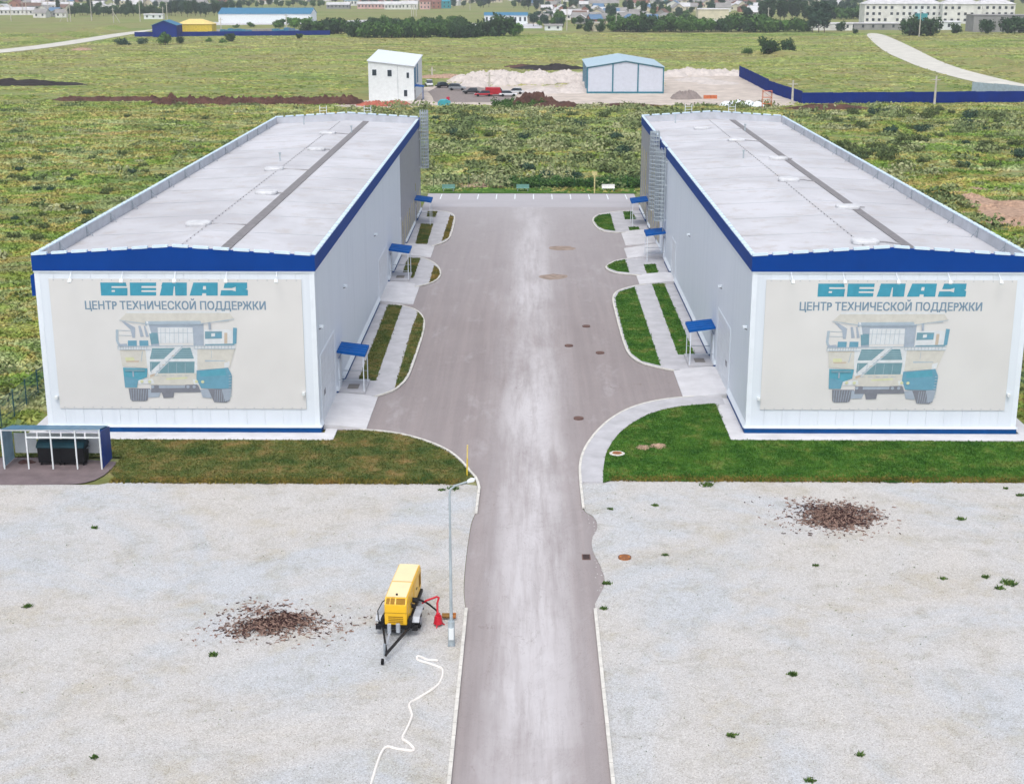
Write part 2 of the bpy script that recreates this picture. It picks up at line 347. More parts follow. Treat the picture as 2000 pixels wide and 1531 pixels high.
def stuff(name, V, F, T, mat, label, cat, parent=None):
    me = fast_mesh(name, V, F, T, mat); o = bpy.data.objects.new(name, me)
    return link(o, parent, kind='stuff', label=label, cat=cat)

# ------------------------------------------------------------------ ground, drive, yards
LX0, LX1, LY0, LY1 = -31.76, -13.76, 90.29, 182.1
RX0, RX1, RY0, RY1 = 14.39, 32.13, 90.5, 184.6
sheet('ground', [(-2600, -300), (2600, -300), (2600, 5200), (-2600, 5200)], -.05, 'field')
arcL = [G(937,950), G(932,938), G(920,925), G(900,900), G(870,878), G(820,858), G(760,845), G(700,841)]
arcL = [(-2.85, 79.6)]+smooth(arcL[1:], 2)
arcR = [(3.17, 76.5), (3.16, 81.2), G(1132,905), G(1145,870), G(1180,828), G(1230,797), G(1300,780), G(1410,773)]
arcR = smooth(arcR, 2)
flR = smooth([(3.3, 63.8), (3.5, 64.6), (3.95, 66.2), (3.75, 68.6), (3.45, 70.0), (3.42, 72.0), (3.9, 73.6), (3.8, 75.2), (3.3, 76.0)], 2)
flL = smooth([(-2.95, 75.6), (-3.15, 74.0), (-3.2, 66.0), (-2.95, 63.0)], 2)
asph = [(-2.95, 20), (3.3, 20)]+flR+arcR+[(RX0+.2, 99.6), (RX0+.2, 198.6), (-13.9, 198.6), (-13.9, 91.2)]+arcL[::-1]+flL
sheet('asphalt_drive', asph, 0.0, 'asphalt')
sheet('parking_strip', [(-13.8, 186.6), (14.6, 186.6), (14.6, 198.4), (-13.8, 198.4)], .008, 'parking')
for k in range(12):
    x = G(860+k*36.4, 388)[0]
    sheet('bay_line', [(x-.07, 193.4), (x+.07, 193.4), (x+.07, 198.0), (x-.07, 198.0)], .016, 'white_paint')
gl = [(-70, 15), (-2.97, 15)]+[(x-.02, y) for x, y in flL[::-1]]+[(-2.97, 75.6), (-2.97, 80.3)]+[(-4.5, 80.9), (-14.4, 80.6), (-24.8, 80.7), (-25.6, 80.2), (-70, 80.2)]
sheet('gravel_yard', gl, .02, 'gravel')
gr = [(3.27, 15), (70, 15), (70, 81.4), (3.2, 81.4), (3.22, 76.4)]+[(x+.0, y) for x, y in flR[::-1]]+[(3.27, 63.9)]
sheet('gravel_yard', gr, .02, 'gravel')
# lawns in front of the warehouses
lawnL = [(-40, 88.7), (-40, 85.15), (-25.5, 85.15), (-25.5, 82.4), (-24.6, 81.0)]+[(x, 80.55+.35*mnoise.noise(Vector((x*.8, 0, 0)))) for x in np.arange(-24, -4.5, .5)]+[(-3.9, 80.35)]+[(p[0]-.1, p[1]-.1) for p in arcL[3:]]+[(-12.6, 90.7), (-12.7, 88.7)]
sheet('lawn', lawnL, .09, 'lawn_worn')
innR = smooth([(4.5, 80.8), G(1178,915), G(1185,880), G(1215,840), G(1270,808), G(1330,795), G(1395,790)], 2)
lawnR = innR+[(13.3, 96.8), (13.2, 89.0), (70, 88.6)]+[(x, 81.2+.35*mnoise.noise(Vector((x*.8, 5, 0)))) for x in np.arange(70, 4.8, -.5)]
sheet('lawn', lawnR, .09, 'lawn_green')
sheet('footpath', arcR[4:]+[(13.9, 99.4), (13.9, 97.0), (13.3, 96.9)]+innR[::-1]+[(3.3, 80.8)], .12, 'concrete', .12)
# concrete aprons round the warehouses
sheet('apron', [(LX0-1.3, LY0-1.6), (-12.7, LY0-1.6), (-12.7, 91.1), (LX1+.3, 91.1), (LX1+.3, LY0-.05), (LX0-.3, LY0-.05), (LX0-.3, LY1), (LX0-1.3, LY1)], .105, 'concrete_pale', .1)
sheet('apron', [(13.25, 89.05), (RX1+1.3, 89.05), (RX1+1.3, RY1), (RX1+.3, RY1), (RX1+.3, RY0-.05), (RX0-.1, RY0-.05), (RX0-.1, 98.6), (13.25, 98.6)], .105, 'concrete_pale', .1)
KERBS = []
def island(side, outline_px, grass_px, matg, name='sidewalk'):
    xw = LX1 if side < 0 else RX0
    pl = [G(*p) for p in outline_px]; ys = [p[1] for p in pl]
    KERBS.append(smooth(pl, 2))
    poly = smooth(pl, 2)+[(xw, pl[-1][1]), (xw, pl[0][1])]
    sheet(name, poly, .11, 'concrete', .11)
    for g, mt in zip(grass_px, matg):
        gp = [G(u, v) for u, v in g]; LAWNS.append((gp, mt)); sheet('lawn_strip', gp, .14, mt, .05)
LAWNS = [(lawnL, 'lawn_worn'), (lawnR, 'lawn_green')]
# left side, near to far
island(-1, [(731,777),(752,771),(770,765),(790,748),(800,733),(826,655),(830,628),(818,609),(790,599),(764,597)],
       [[(700,746),(734,746),(785,600),(758,598)], [(771,761),(787,747),(797,730),(825,650),(827,625),(817,612),(806,640)]], ['lawn_worn', 'lawn_worn'])
island(-1, [(811,562),(838,556),(852,550),(861,540),(859,526),(848,515),(834,508),(818,504)],
       [[(783,545),(807,545),(820.7,506.5),(797,506)], [(839,555),(852,548),(859,538),(857,528),(848,521)]], ['lawn_worn', 'lawn_dry'])
island(-1, [(843,482),(866,476),(878,467),(884,450),(889,428),(885,419),(871,415),(838,412.5)],
       [[(812,478.5),(834,478.5),(846,439.5),(822,439.5)], [(834,425),(849.6,426),(854.7,415),(836,415)], [(863,473),(876,466),(881,448),(886,426),(880,422)]], ['lawn_worn', 'lawn_worn', 'lawn_dry'])
Q6 = lambda *a: [(1100+x/2.945, 380+y/2.945) for x, y in a]
island(1, Q6((640,1018),(560,1005),(440,975),(378,930),(345,850),(292,650),(284,600),(300,566),(350,545),(415,530),(475,522)),
       [Q6((560,992),(450,965),(390,920),(355,835),(305,640),(300,600),(325,565),(410,540)), Q6((660,928),(755,928),(580,520),(512,522))], ['lawn_green', 'lawn_green'])
island(1, Q6((445,470),(380,465),(300,458),(255,440),(240,420),(290,388),(350,376),(385,372)),
       [Q6((380,455),(310,448),(262,430),(252,418),(295,393),(355,381)), Q6((480,460),(545,455),(530,406),(465,410))], ['lawn_green', 'lawn_green'])
island(1, Q6((375,222),(300,225),(232,217),(190,195),(168,158),(175,135),(205,118),(262,108),(330,100),(400,97)),
       [Q6((298,215),(240,208),(200,188),(178,158),(184,138),(208,124),(270,116)), Q6((355,149),(418,147),(395,104),(345,104)), Q6((385,217),(440,215),(435,193),(375,193))], ['lawn_green', 'lawn_green', 'lawn_green'])
# ramps and landings of pale concrete
def ramp(side, y0, y1, xo, hi=.32, name='ramp', mat='concrete_pale'):
    xw = LX1 if side < 0 else RX0; b = MB(); b.prism_y([(xo, .0), (xo, .06), (xw-side*.7, hi), (xw, hi), (xw, .0)], y0, y1)
    return b.build(name, mat, kind='structure')
def yr(v0, v1, u): return sorted((G(u, v0)[1], G(u, v1)[1]))
RAMPS_L = [(91.25, 98.85), tuple(yr(556, 595, 775)), tuple(yr(481, 503, 820))]
for (a, b_), xo in zip(RAMPS_L, (-10.8, -10.6, -10.5)): ramp(-1, a, b_, xo)
RAMPS_R = [(98.9, 106.4), tuple(yr(538, 556, 1290)), tuple(yr(453, 480, 1255))]
for (a, b_), xo in zip(RAMPS_R, (11.15, 10.9, 10.9)): ramp(1, a, b_, xo)
ramp(1, *yr(486, 506, 1255), 10.6, .55, 'landing')
for side, y0, y1 in ((-1, 99.2, 102.7), (1, 106.9, 110.4), (-1, 138.8, 142.6)):
    xw = LX1 if side < 0 else RX0; sx = -side
    b = MB(); b.box(min(xw, xw+sx*2.0), max(xw, xw+sx*2.0), y0, y1, .0, .27); b.build('landing', 'concrete', kind='structure')
    b = MB(); b.box(min(xw+sx*.6, xw+sx*1.4), max(xw+sx*.6, xw+sx*1.4), y0+.9, y0+2.1, .272, .29)
    b.build('doormat', 'mat_grey', label={99.2: 'grey doormat on the nearest landing of the left warehouse', 106.9: 'grey doormat on the nearest landing of the right warehouse', 138.8: 'grey doormat on the middle landing of the left warehouse'}[y0], cat='doormat', group='doormats on the landings')
# kerbs: individual stones
def kerb(lines, name='kerb'):
    root = None; cnt = 0
    e = bpy.data.objects.new(name, None); link(e, kind='structure')
    bm = MB().box(-.48, .48, -.075, .075, -.1, 0); me = None
    for pl in lines:
        acc = 0; pts = [Vector(p) for p in pl]; d = [0]
        for i in range(1, len(pts)): d.append(d[-1]+(pts[i]-pts[i-1]).length)
        def at(s):
            for i in range(1, len(d)):
                if s <= d[i]: return pts[i-1].lerp(pts[i], (s-d[i-1])/max(1e-6, d[i]-d[i-1]))
            return pts[-1]
        n = max(1, round(d[-1]))
        L = d[-1]/n
        for k in range(n):
            a, b = at(k*L), at((k+1)*L); c = (a+b)/2; ang = math.atan2((b-a).y, (b-a).x)
            if me is None: o = bm.build('kerb_stone', 'kerb_stone', e); me = o.data
            else: o = bpy.data.objects.new('kerb_stone', me); link(o, e)
            o.location = (c.x, c.y, .14+random.uniform(-.006, .006)); o.rotation_euler = (0, 0, ang+random.uniform(-.006, .006)); o.scale = ((b-a).length/1.0, 1, 1)
kerb([[(-2.92, 22), (-2.92, 63.0)], [(3.25, 22), (3.25, 63.0)], [(-2.9, 75.6), (-2.87, 79.8)], arcL, arcR])
kerb(KERBS)
# field weeds round everything
def scatter(x0, x1, y0, y1, n): return RNG.uniform(x0, x1, n), RNG.uniform(y0, y1, n)
def _vn(x, y, sc, seed):
    r = np.random.default_rng(seed).random((97, 97)); fx = (x/sc) % 97; fy = (y/sc) % 97; i = fx.astype(int); j = fy.astype(int); a = fx-i; b = fy-j
    a = a*a*(3-2*a); b = b*b*(3-2*b); i %= 97; j %= 97; i2 = (i+1) % 97; j2 = (j+1) % 97
    return (r[i, j]*(1-a)+r[i2, j]*a)*(1-b)+(r[i, j2]*(1-a)+r[i2, j2]*a)*b
def vnoise(x, y, sc, seed):            # rotated, warped value noise, three octaves, about 0..1
    c, s_ = math.cos(.6+seed), math.sin(.6+seed); u = x*c-y*s_; v = x*s_+y*c
    wu = _vn(u, v, sc*1.7, seed+50)-.5; wv = _vn(u, v, sc*1.9, seed+60)-.5; u = u+wu*sc*1.4; v = v+wv*sc*1.4
    return np.clip((_vn(u, v, sc, seed)+.5*_vn(v, -u, sc*.47, seed+1)+.25*_vn(u+9, v, sc*.21, seed+2)-.875)*.85+.5, 0, 1)
SOLID = [([(-34, 78), (-34, 184), (-13.5, 184), (-13.5, 200), (16, 200), (16, 187), (34, 187), (34, 78)]),
         [(-34, 10), (70, 10), (70, 88.8), (34, 88.8), (34, 78), (-34, 80.5)], [(-80, 10), (-34, 10), (-34, 80.2), (-80, 80.2)]]
def field_patch(name, x0, x1, y0, y1, n, hm, hM, wd, label):
    px, py = scatter(x0, x1, y0, y1, n)
    keep = np.abs(px) < py*.375+6
    for p in SOLID+BARE: keep &= ~inpoly(px, py, p)
    f1 = vnoise(px*.8, py*1.2, 5.5, 3); f2 = vnoise(px*.7, py*1.2, 8, 5)*.55+vnoise(px*.8, py*1.2, 2.8, 6)*.45
    keep &= RNG.random(n) < np.clip((f1-.22)*3.0, .15, 1)
    px, py, f1, f2 = px[keep], py[keep], f1[keep], f2[keep]
    tone = np.clip((f2-.5)*2.4+.45+RNG.normal(0, .05, len(px)), 0, 1); V, F, T = blades(px, py, -.05, hm, hM, wd*(.6+f1*1.1), 3, tone, .8, .05)
    hfac = np.repeat(.3+f1*1.4, 9); V[:, 2] = np.where(V[:, 2] > 0, V[:, 2]*hfac, V[:, 2])
    stuff(name, V, F, T, 'tuft', label, 'grass')
ROAD_R = [(1680,63),(1702,82),(1728,104),(1765,120),(1800,135),(1860,152),(1915,165),(1990,182),(2060,194),(2060,176),(2000,163),(1935,148),(1880,134),(1835,118),(1790,95),(1750,76),(1722,63)]
ROAD_L = [(-40,110),(60,100),(150,88),(230,74),(300,62),(300,55.5),(225,64),(150,76),(60,89),(-40,99)]
BARE = [[G(*p) for p in [(1870,390),(1900,376),(1950,392),(2010,390),(2050,420),(2030,450),(1970,440),(1925,425)]], [G(*p) for p in ROAD_R], [G(*p) for p in ROAD_L], [(-45, 338), (46, 338), (46, 396), (-45, 396)], [(38, 338), (66, 345), (62, 440), (36, 436)]]
field_patch('field_grass', -80, -32, 86, 200, 75000, .06, .24, .5, 'rough green and yellow grass left of the left warehouse')
field_patch('field_grass', 33, 80, 86, 200, 75000, .06, .28, .5, 'rough grass and weeds right of the right warehouse')
field_patch('field_grass', -130, 130, 200, 345, 120000, .08, .32, .75, 'tall rough weeds in the field behind the parking strip')
field_patch('field_grass', -300, 300, 345, 760, 70000, .06, .24, 1.3, 'pale meadow grass beyond the building site')
# lawn blades
for i, (poly, mt) in enumerate(LAWNS):
    xs = [p[0] for p in poly]; ys = [p[1] for p in poly]; A = (max(xs)-min(xs))*(max(ys)-min(ys)); n = int(min(60000, A*70))
    px, py = scatter(min(xs), min(40, max(xs)), min(ys)-.1, max(ys), n); k = inpoly(px, py, poly); px, py = px[k], py[k]
    f = vnoise(px, py, 1.3, 8); V, F, T = blades(px, py, .09 if i < 2 else .14, .03, .11, .10, 2, np.clip(f*.9, 0, 1), .5)
    stuff('lawn_grass', V, F, T, mt, ['short worn grass of the front lawn left of the drive', 'short green grass of the front lawn right of the drive'][i] if i < 2 else 'short mown grass in the planted strips beside the warehouses', 'grass')

# ------------------------------------------------------------------ the two warehouses
ZF, ZT, APEX = 10.95, 11.95, .56
def warehouse(name_lab, x0, x1, y0, y1, inner, skirts, doors, gates, boxes, ladders):
    """x0/x1 outer faces; inner = +1 when the drive side is x1, -1 when it is x0"""
    W = x1-x0; xm = (x0+x1)/2; org = (xm, y0, 0)
    T = thing('warehouse', name_lab, 'warehouse', org)
    def bd(b, n, m, parent=T, **k): return b.build(n, m, parent, org if parent is T else (0,0,0), **k)
    xi = x1 if inner > 0 else x0; sg = inner                 # outward normal of the drive side
    yo = y1-28.5                                             # start of the grey office part
    # core behind the panels
    b = MB(); b.box(x0+.06, x1-.06, y0+.06, y1-.06, 0, ZF+.2); bd(b, 'wall_core', 'joint')
    # front panels, 15 of them
    me = None; n = 15; pw = W/n
    for k in range(n):
        o = bd(MB().box(x0+k*pw+.006, x0+(k+1)*pw-.006, y0, y0+.05, .45, ZF), 'wall_panel', 'wall') if me is None else None
        if o: me = o
        else:
            c = me.copy(); C.objects.link(c); c.location = (k*pw, 0, 0)
    # side panels (drive side up to the office part), outer side and back
    L = yo-y0; n = 20; pw = L/n; me = None
    for k in range(n):
        if me is None:
            b = MB(); b.box(min(xi, xi-sg*.05), max(xi, xi-sg*.05), y0+.014, y0+pw-.014, .45, ZF); me = bd(b, 'wall_panel', 'wall')
        else: c = me.copy(); C.objects.link(c); c.location = (0, k*pw, 0)
    xo = x0 if inner > 0 else x1; n = 29; pw = (y1-y0)/n; me = None
    for k in range(n):
        if me is None:
            b = MB(); b.box(min(xo, xo+sg*.05), max(xo, xo+sg*.05), y0+.014, y0+pw-.014, .45, ZF); me = bd(b, 'wall_panel', 'wall')
        else: c = me.copy(); C.objects.link(c); c.location = (0, k*pw, 0)
    b = MB(); b.box(x0, x1, y1-.05, y1, .45, ZF); bd(b, 'rear_wall', 'wall')
    # grey office facade set a little proud, with yellow window frames in two storeys
    xa = xi+sg*.04
    b = MB(); b.box(min(xi-sg*.05, xa), max(xi-sg*.05, xa), yo, y1, .45, ZF); bd(b, 'office_facade', 'wall_grey')
    wn = None; k = 0
    for wy in np.arange(yo+1.0, y1-1.4, 3.1):
        if any(abs(wy+.4-(d0+d1)/2) < 2.0 for d0, d1 in doors): zs = ((3.9, 4.9),)
        else: zs = ((.75, 3.4),) if inner > 0 else ((.75, 8.4),)
        for z0, z1 in zs:
            b = MB(); xa2 = xa+sg*.02
            for yy in (wy+.09, wy+.82): b.box(min(xa, xa2), max(xa, xa2), yy, yy+.07, z0, z1)
            for zz in np.arange(z0, z1-.1, 1.1): b.box(min(xa, xa2-sg*.005), max(xa, xa2-sg*.005), wy+.16, wy+.82, zz, zz+.06)
            f = bd(b, 'window_frame', 'yellow_frame')
            b = MB(); b.box(min(xa, xa+sg*.008), max(xa, xa+sg*.008), wy+.16, wy+.82, z0, z1-.05); b.build('pane', 'wall_grey' if z0 < 0 else 'glass_dark' if k % 3 == 0 else 'wall_grey', f, org); k += 1
    # corner flashings
    for xx, yy in ((x0, y0), (x1, y0)):
        b = MB(); s = 1 if xx == x0 else -1
        b.box(min(xx-.02*s, xx+.30*s), max(xx-.02*s, xx+.30*s), y0-.02, y0-.001, .47, ZF-.01); b.box(min(xx-.02*s, xx-.001*s), max(xx-.02*s, xx-.001*s), y0+.001, y0+.30, .47, ZF-.01); bd(b, 'corner_flashing', 'wall_trim')
    # plinth with its pale drip flashing, broken at gates and doors
    brk = sorted(list(gates)+list(doors))
    b = MB(); b.box(x0-.08, x1+.08, y0-.08, y0+.02, 0, .44); bd(b, 'plinth', 'blue_plinth')
    b = MB(); b.box(x0-.13, x1+.13, y0-.13, y0-.003, .442, .56); bd(b, 'drip_flashing', 'wall_trim')
    segs = []; s = y0+.03
    for a, c in brk: segs.append((s, a)); s = c
    segs.append((s, y1))
    for a, c in segs:
        if c-a < .3: continue
        b = MB(); b.box(min(xi-sg*.02, xi+sg*.10), max(xi-sg*.02, xi+sg*.10), a, c, 0, .44); bd(b, 'plinth', 'blue_plinth')
        b = MB(); b.prism_y([(xi+sg*.003, .443), (xi+sg*.17, .443), (xi+sg*.17, .475), (xi+sg*.003, .80)], a, c); bd(b, 'drip_flashing', 'wall_trim')
    b = MB(); b.box(min(xo-sg*.08, xo), max(xo-sg*.08, xo), y0+.03, y1, 0, .44); bd(b, 'plinth', 'blue_plinth')
    # fascia: front gable and both sides
    def zt(x): return ZT+APEX*(1-abs(x-xm)/(W/2))
    b = MB(); b.prism_y([(x0-.10, ZF), (x1+.10, ZF), (x1+.10, ZT), (xm, ZT+APEX), (x0-.10, ZT)], y0-.10, y0+.17); bd(b, 'fascia', 'blue_fascia')
    b = MB(); b.prism_y([(x0+.12, ZF+.2), (x1-.12, ZF+.2), (x1-.12, ZT-.03), (xm, ZT+APEX-.03), (x0+.12, ZT-.03)], y0+.173, y0+.22); bd(b, 'parapet', 'parapet')
    b = MB(); b.prism_y([(x0-.10, ZF), (x1+.10, ZF), (x1+.10, ZT-.001), (xm, ZT+APEX), (x0-.10, ZT-.001)], y1, y1+.08); bd(b, 'fascia', 'blue_fascia')
    b = MB(); b.prism_y([(x0+.1, ZF+.1), (x1-.1, ZF+.1), (x1-.1, ZT-.03), (xm, ZT+APEX-.03), (x0+.1, ZT-.03)], y1-.14, y1-.003); bd(b, 'parapet', 'parapet')
    for xx, s in ((x0, -1), (x1, 1)):
        b = MB(); b.box(min(xx, xx+s*.10), max(xx, xx+s*.10), y0+.173, y1-.003, ZF, ZT); bd(b, 'fascia', 'blue_fascia')
        b = MB(); b.box(min(xx-s*.003, xx-s*.12), max(xx-s*.003, xx-s*.12), y0+.13, y1-.15, ZF+.1, ZT-.02); bd(b, 'parapet', 'parapet')
    # pale trim under the fascia
    b = MB(); b.box(x0-.06, x1+.06, y0-.06, y0-.003, ZF-.12, ZF-.003); bd(b, 'fascia_trim', 'wall_trim')
    b = MB(); b.box(min(xi+sg*.003, xi+sg*.06), max(xi+sg*.003, xi+sg*.06), y0+.01, yo, ZF-.12, ZF-.003); bd(b, 'fascia_trim', 'wall_trim')
    # coping pieces
    n = 14; pw = (W+.2)/n
    for k in range(n):
        a = x0-.1+k*pw+.02; c = a+pw-.30
        for yy0, yy1 in ((y0-.13, y0+.15), (y1-.16, y1+.10)):
            b = MB(); b.prism_y([(a, zt(a)+.003), (c, zt(c)+.003), (c, zt(c)+.15), (a, zt(a)+.15)], yy0, yy1); bd(b, 'coping', 'coping')
    n = int((y1-y0)/1.3); pw = (y1-y0-.3)/n; m1 = {}
    for k in range(n):
        for xx, s in ((x0, -1), (x1, 1)):
            if xx == xi and any(abs(y0+.2+(k+.5)*pw-ly) < 1.0 for ly, *_ in ladders): continue
            if s not in m1:
                b = MB(); b.box(min(xx-s*.15, xx+s*.13), max(xx-s*.15, xx+s*.13), y0+.17, y0+.17+pw-.28, ZT+.003, ZT+.08); m1[s] = (bd(b, 'coping', 'coping'), k)
            else: o, k0 = m1[s]; c = o.copy(); C.objects.link(c); c.location = (0, (k-k0)*pw, 0)
    # props against the parapets
    o = None
    for yy in np.arange(y0+5, y1-2, 6.1):
        for xx, s in ((x0+.13, 1), (x1-.13, -1)):
            b = MB(); b.bar((xx+s*.03, yy, 11.2), (xx+s*.03, yy, ZT-.08), .07, .07); b.bar((xx+s*.45, yy, 11.23), (xx+s*.04, yy, ZT-.25), .05, .05); bd(b, 'parapet_post', 'steel')
    # roof, walkway, laps
    zr = lambda x: 11.18+.42*(1-abs(x-xm)/(W/2))
    b = MB(); b.prism_y([(x0+.13, 11.0), (x1-.13, 11.0), (x1-.13, zr(x1)), (xm, zr(xm)), (x0+.13, zr(x0))], y0+.13, y1-.15); bd(b, 'roof', 'roof')
    wx = x0+11.36
    b = MB(); b.prism_y([(wx-.36, zr(wx-.36)+.012), (wx+.36, zr(wx+.36)+.012), (wx+.36, zr(wx+.36)+.05), (wx-.36, zr(wx-.36)+.05)], y0+.5, y1-.4); bd(b, 'roof_walkway', 'walkway')
    for yy in np.arange(y0+4, y1-3, 7.3):
        for xa_, xb_ in ((x0+.6, xm-.02), (xm+.02, x1-.6)):
            b = MB(); b.prism_y([(xa_, zr(xa_)+.003), (xb_, zr(xb_)+.003), (xb_, zr(xb_)+.014), (xa_, zr(xa_)+.014)], yy, yy+.05); bd(b, 'roof_lap', 'parapet')
    lw = wx-3.1
    b = MB(); b.tube([(lw, y0+1, zr(lw)+.09), (lw, y1-1, zr(lw)+.09)], .012, 4)
    for yy in np.arange(y0+1, y1-1, 1.2): b.box(lw-.04, lw+.04, yy-.05, yy+.05, zr(lw), zr(lw)+.07)
    bd(b, 'lightning_wire', 'cable')
    for bx, by in boxes:
        z = zr(bx); b = MB(); b.prism([(bx-.9, by-.45), (bx-.6, by-.75), (bx+.6, by-.75), (bx+.9, by-.45), (bx+.9, by+.45), (bx+.6, by+.75), (bx-.6, by+.75), (bx-.9, by+.45)], z-.05, z+.26)
        o = bd(b, 'roof_hatch', 'hatch_white'); bevel(o, .1)
        b = MB(); e = -1 if bx > wx else 1
        b.tube([(bx+e*.9, by+.1, z+.08), (bx+e*1.4, by+.2, z+.05), (wx-e*.36, by+.05, zr(wx)+.06)], .05, 5); bd(b, 'roof_cable', 'cable')
    for fx, fy in ((.22, y1-3), (.62, y1-14), (.4, y1-40)):
        b = MB(); xx = x0+W*fx; b.tube([(xx, fy, 11.2), (xx, fy, 12.2)], .07, 8); b.tube([(xx, fy, 12.2), (xx, fy, 12.35)], .13, 8); bd(b, 'vent_pipe', 'galv')
    for fx in (.33, .64):
        xx = x0+W*fx; b = MB()
        for d in (-.42, .42): b.bar((xx+d, y1+.25, 9.5), (xx+d, y1+.25, 13.4), .06, .06)
        for zz in np.arange(9.6, 13.4, .35): b.bar((xx-.42, y1+.25, zz), (xx+.42, y1+.25, zz), .04, .04)
        bd(b, 'roof_ladder', 'wall_trim')
    # canopies with door and posts
    for i, (d0, d1) in enumerate(doors):
        office = d0 > yo; pr = 2.05; z1 = 3.25; z0 = 3.0
        b = MB(); xa_, xb_ = xi+sg*.02, xi+sg*pr
        b.prism_y([(xa_, z1), (xb_, z0), (xb_, z0-.16), (xa_, z1-.12)] if True else [], d0, d1); cp = bd(b, 'canopy', 'blue_canopy')
        for k in range(5):
            b = MB(); yy = d0+.1+k*(d1-d0-.2)/4; b.bar((xa_, yy, z1+.02), (xb_, yy, z0+.02), .05, .04); b.build('canopy_rib', 'blue_canopy', cp, org)
        for yy in (d0+.12, d1-.12):
            b = MB(); b.bar((xb_-sg*.15, yy, .05), (xb_-sg*.15, yy, z0-.15), .06, .06); bd(b, 'canopy_post', 'wall_trim')
            b = MB(); b.bar((xi+sg*.1, yy, 1.1), (xb_-sg*.15, yy, 1.1), .04, .04); bd(b, 'handrail', 'steel')
        dm = (d0+d1)/2; b = MB(); b.box(min(xi, xi+sg*.09), max(xi, xi+sg*.09), dm-.65, dm+.65, .28, 2.5); fr = bd(b, 'door_frame', 'wall_trim')
        b = MB(); b.box(min(xi+sg*.092, xi+sg*.11), max(xi+sg*.092, xi+sg*.11), dm-.52, dm+.52, .30, 2.38); b.build('door', 'gate_white' if not office else 'glass_dark', fr, org)
    for a, c in gates:
        h = 4.9 if a < 100 or (a < 108 and inner < 0) else 3.9; a += .25; c -= .25
        b = MB()
        for yy in (a, c-.2): b.box(min(xi, xi+sg*.025), max(xi, xi+sg*.025), yy, yy+.2, .12, h)
        b.box(min(xi, xi+sg*.027), max(xi, xi+sg*.027), a, c, h, h+.15); fr = bd(b, 'gate_frame', 'wall_trim')
        for k in range(8):
            z0 = .2+k*(h-.2)/8; b = MB(); b.box(min(xi, xi+sg*.012), max(xi, xi+sg*.012), a+.2, c-.2, z0+.015, z0+(h-.2)/8-.015); b.build('gate_leaf', 'gate_white', fr, org)
        if a < 108:
            b = MB(); b.box(min(xi+sg*.014, xi+sg*.02), max(xi+sg*.014, xi+sg*.02), a+1.2, a+1.9, 1.9, 2.3); b.build('gate_window', 'glass_dark', fr, org)
    # caged escape ladders
    for ly, za, zb, zl in ladders:
        b = MB(); xw_ = xi+sg*.25
        for d in (-.26, .26): b.bar((xw_, ly+d, zl), (xw_, ly+d, zb), .05, .05)
        lad = bd(b, 'escape_ladder', 'steel')
        for zz in np.arange(zl+.2, zb, .3):
            b = MB(); b.bar((xw_, ly-.26, zz), (xw_, ly+.26, zz), .035, .035); b.build('rung', 'galv', lad, org)
        b = MB()
        for q in range(11):
            an = -math.pi/2+math.pi*q/10; px_ = xw_+sg*math.cos(an)*.95; py_ = ly+math.sin(an)*.62; b.bar((px_, py_, za), (px_, py_, zb), .09, .02)
        b.build('cage_bar', 'steel', lad, org)
        for zz in np.arange(za, zb+.01, .42):
            b = MB(); pr_ = [(xw_+sg*math.cos(-math.pi/2+math.pi*q/8)*.97, ly+math.sin(-math.pi/2+math.pi*q/8)*.64, zz) for q in range(9)]
            for p, q_ in zip(pr_, pr_[1:]): b.bar(p, q_, .02, .1)
            b.build('cage_hoop', 'galv', lad, org)
        b = MB()
        for zz in (za+.1, (za+zb)/2, ZF-.4): b.bar((xi, ly-.5, zz), (xw_+sg*.1, ly-.5, zz), .06, .06); b.bar((xi, ly+.5, zz), (xw_+sg*.1, ly+.5, zz), .06, .06)
        b.build('wall_bracket', 'wall_trim', lad, org)
        b = MB(); b.box(min(xi-sg*1.1, xi+sg*.9), max(xi-sg*1.1, xi+sg*.9), ly-.6, ly+.6, zb+.0, zb+.05); b.build('platform', 'galv', lad, org) if zl > 3.9 and inner < 0 else None
    # small side lamps and downpipe
    for yy, zz in ((y0+1.2, 6.9), (y0+14, 6.9), (y0+36, 6.9)):
        b = MB(); b.box(min(xi+sg*.02, xi+sg*.3), max(xi+sg*.02, xi+sg*.3), yy, yy+.22, zz, zz+.16); bd(b, 'wall_lamp', 'wall_trim')
        b = MB(); b.bar((xi, yy+.1, zz-.1), (xi+sg*.2, yy+.1, zz), .05, .05); bd(b, 'lamp_bracket', 'black_steel')
    b = MB(); b.box(min(xo-sg*.05, xo-sg*.32), max(xo-sg*.05, xo-sg*.32), y0+.1, y0+.9, ZF-1.7, ZF-.35); bd(b, 'hopper_box', 'blue_fascia')
    # banner with print
    bx0, bx1, bz0, bz1 = x0+.88, x1-.83, 1.72, 10.42
    b = MB(); b.box(bx0, bx1, y0-.055, y0-.022, bz0, bz1); ban = bd(b, 'banner', 'banner')
    b = MB(); nE = 26
    for k in range(nE):
        xx = bx0+(k+.5)*(bx1-bx0)/nE; b.box(xx-.03, xx+.03, y0-.06, y0-.056, bz1-.11, bz1-.05); b.box(xx-.03, xx+.03, y0-.06, y0-.056, bz0+.05, bz0+.11)
    b.build('eyelet', 'steel', ban, org)
    sx, sz = x0-LX0, 0
    def mapz(px, py): x, z = WF(px, py, LY0); return (x+sx, z)
    layer = [0]
    def poly(mat, pts, name='print', zoom='T'):
        layer[0] += 1; b = MB(); yy = y0-.058-layer[0]*.0004
        q = []
        for X, Y in pts:
            u, v = (200+X/6.667, 600+Y/6.667) if zoom == 'T' else (180+X/5.556, 530+Y/5.556)
            x, z = mapz(u, v); q.append((x, yy, z))
        b.face(q); b.build(name, mat, ban, org)
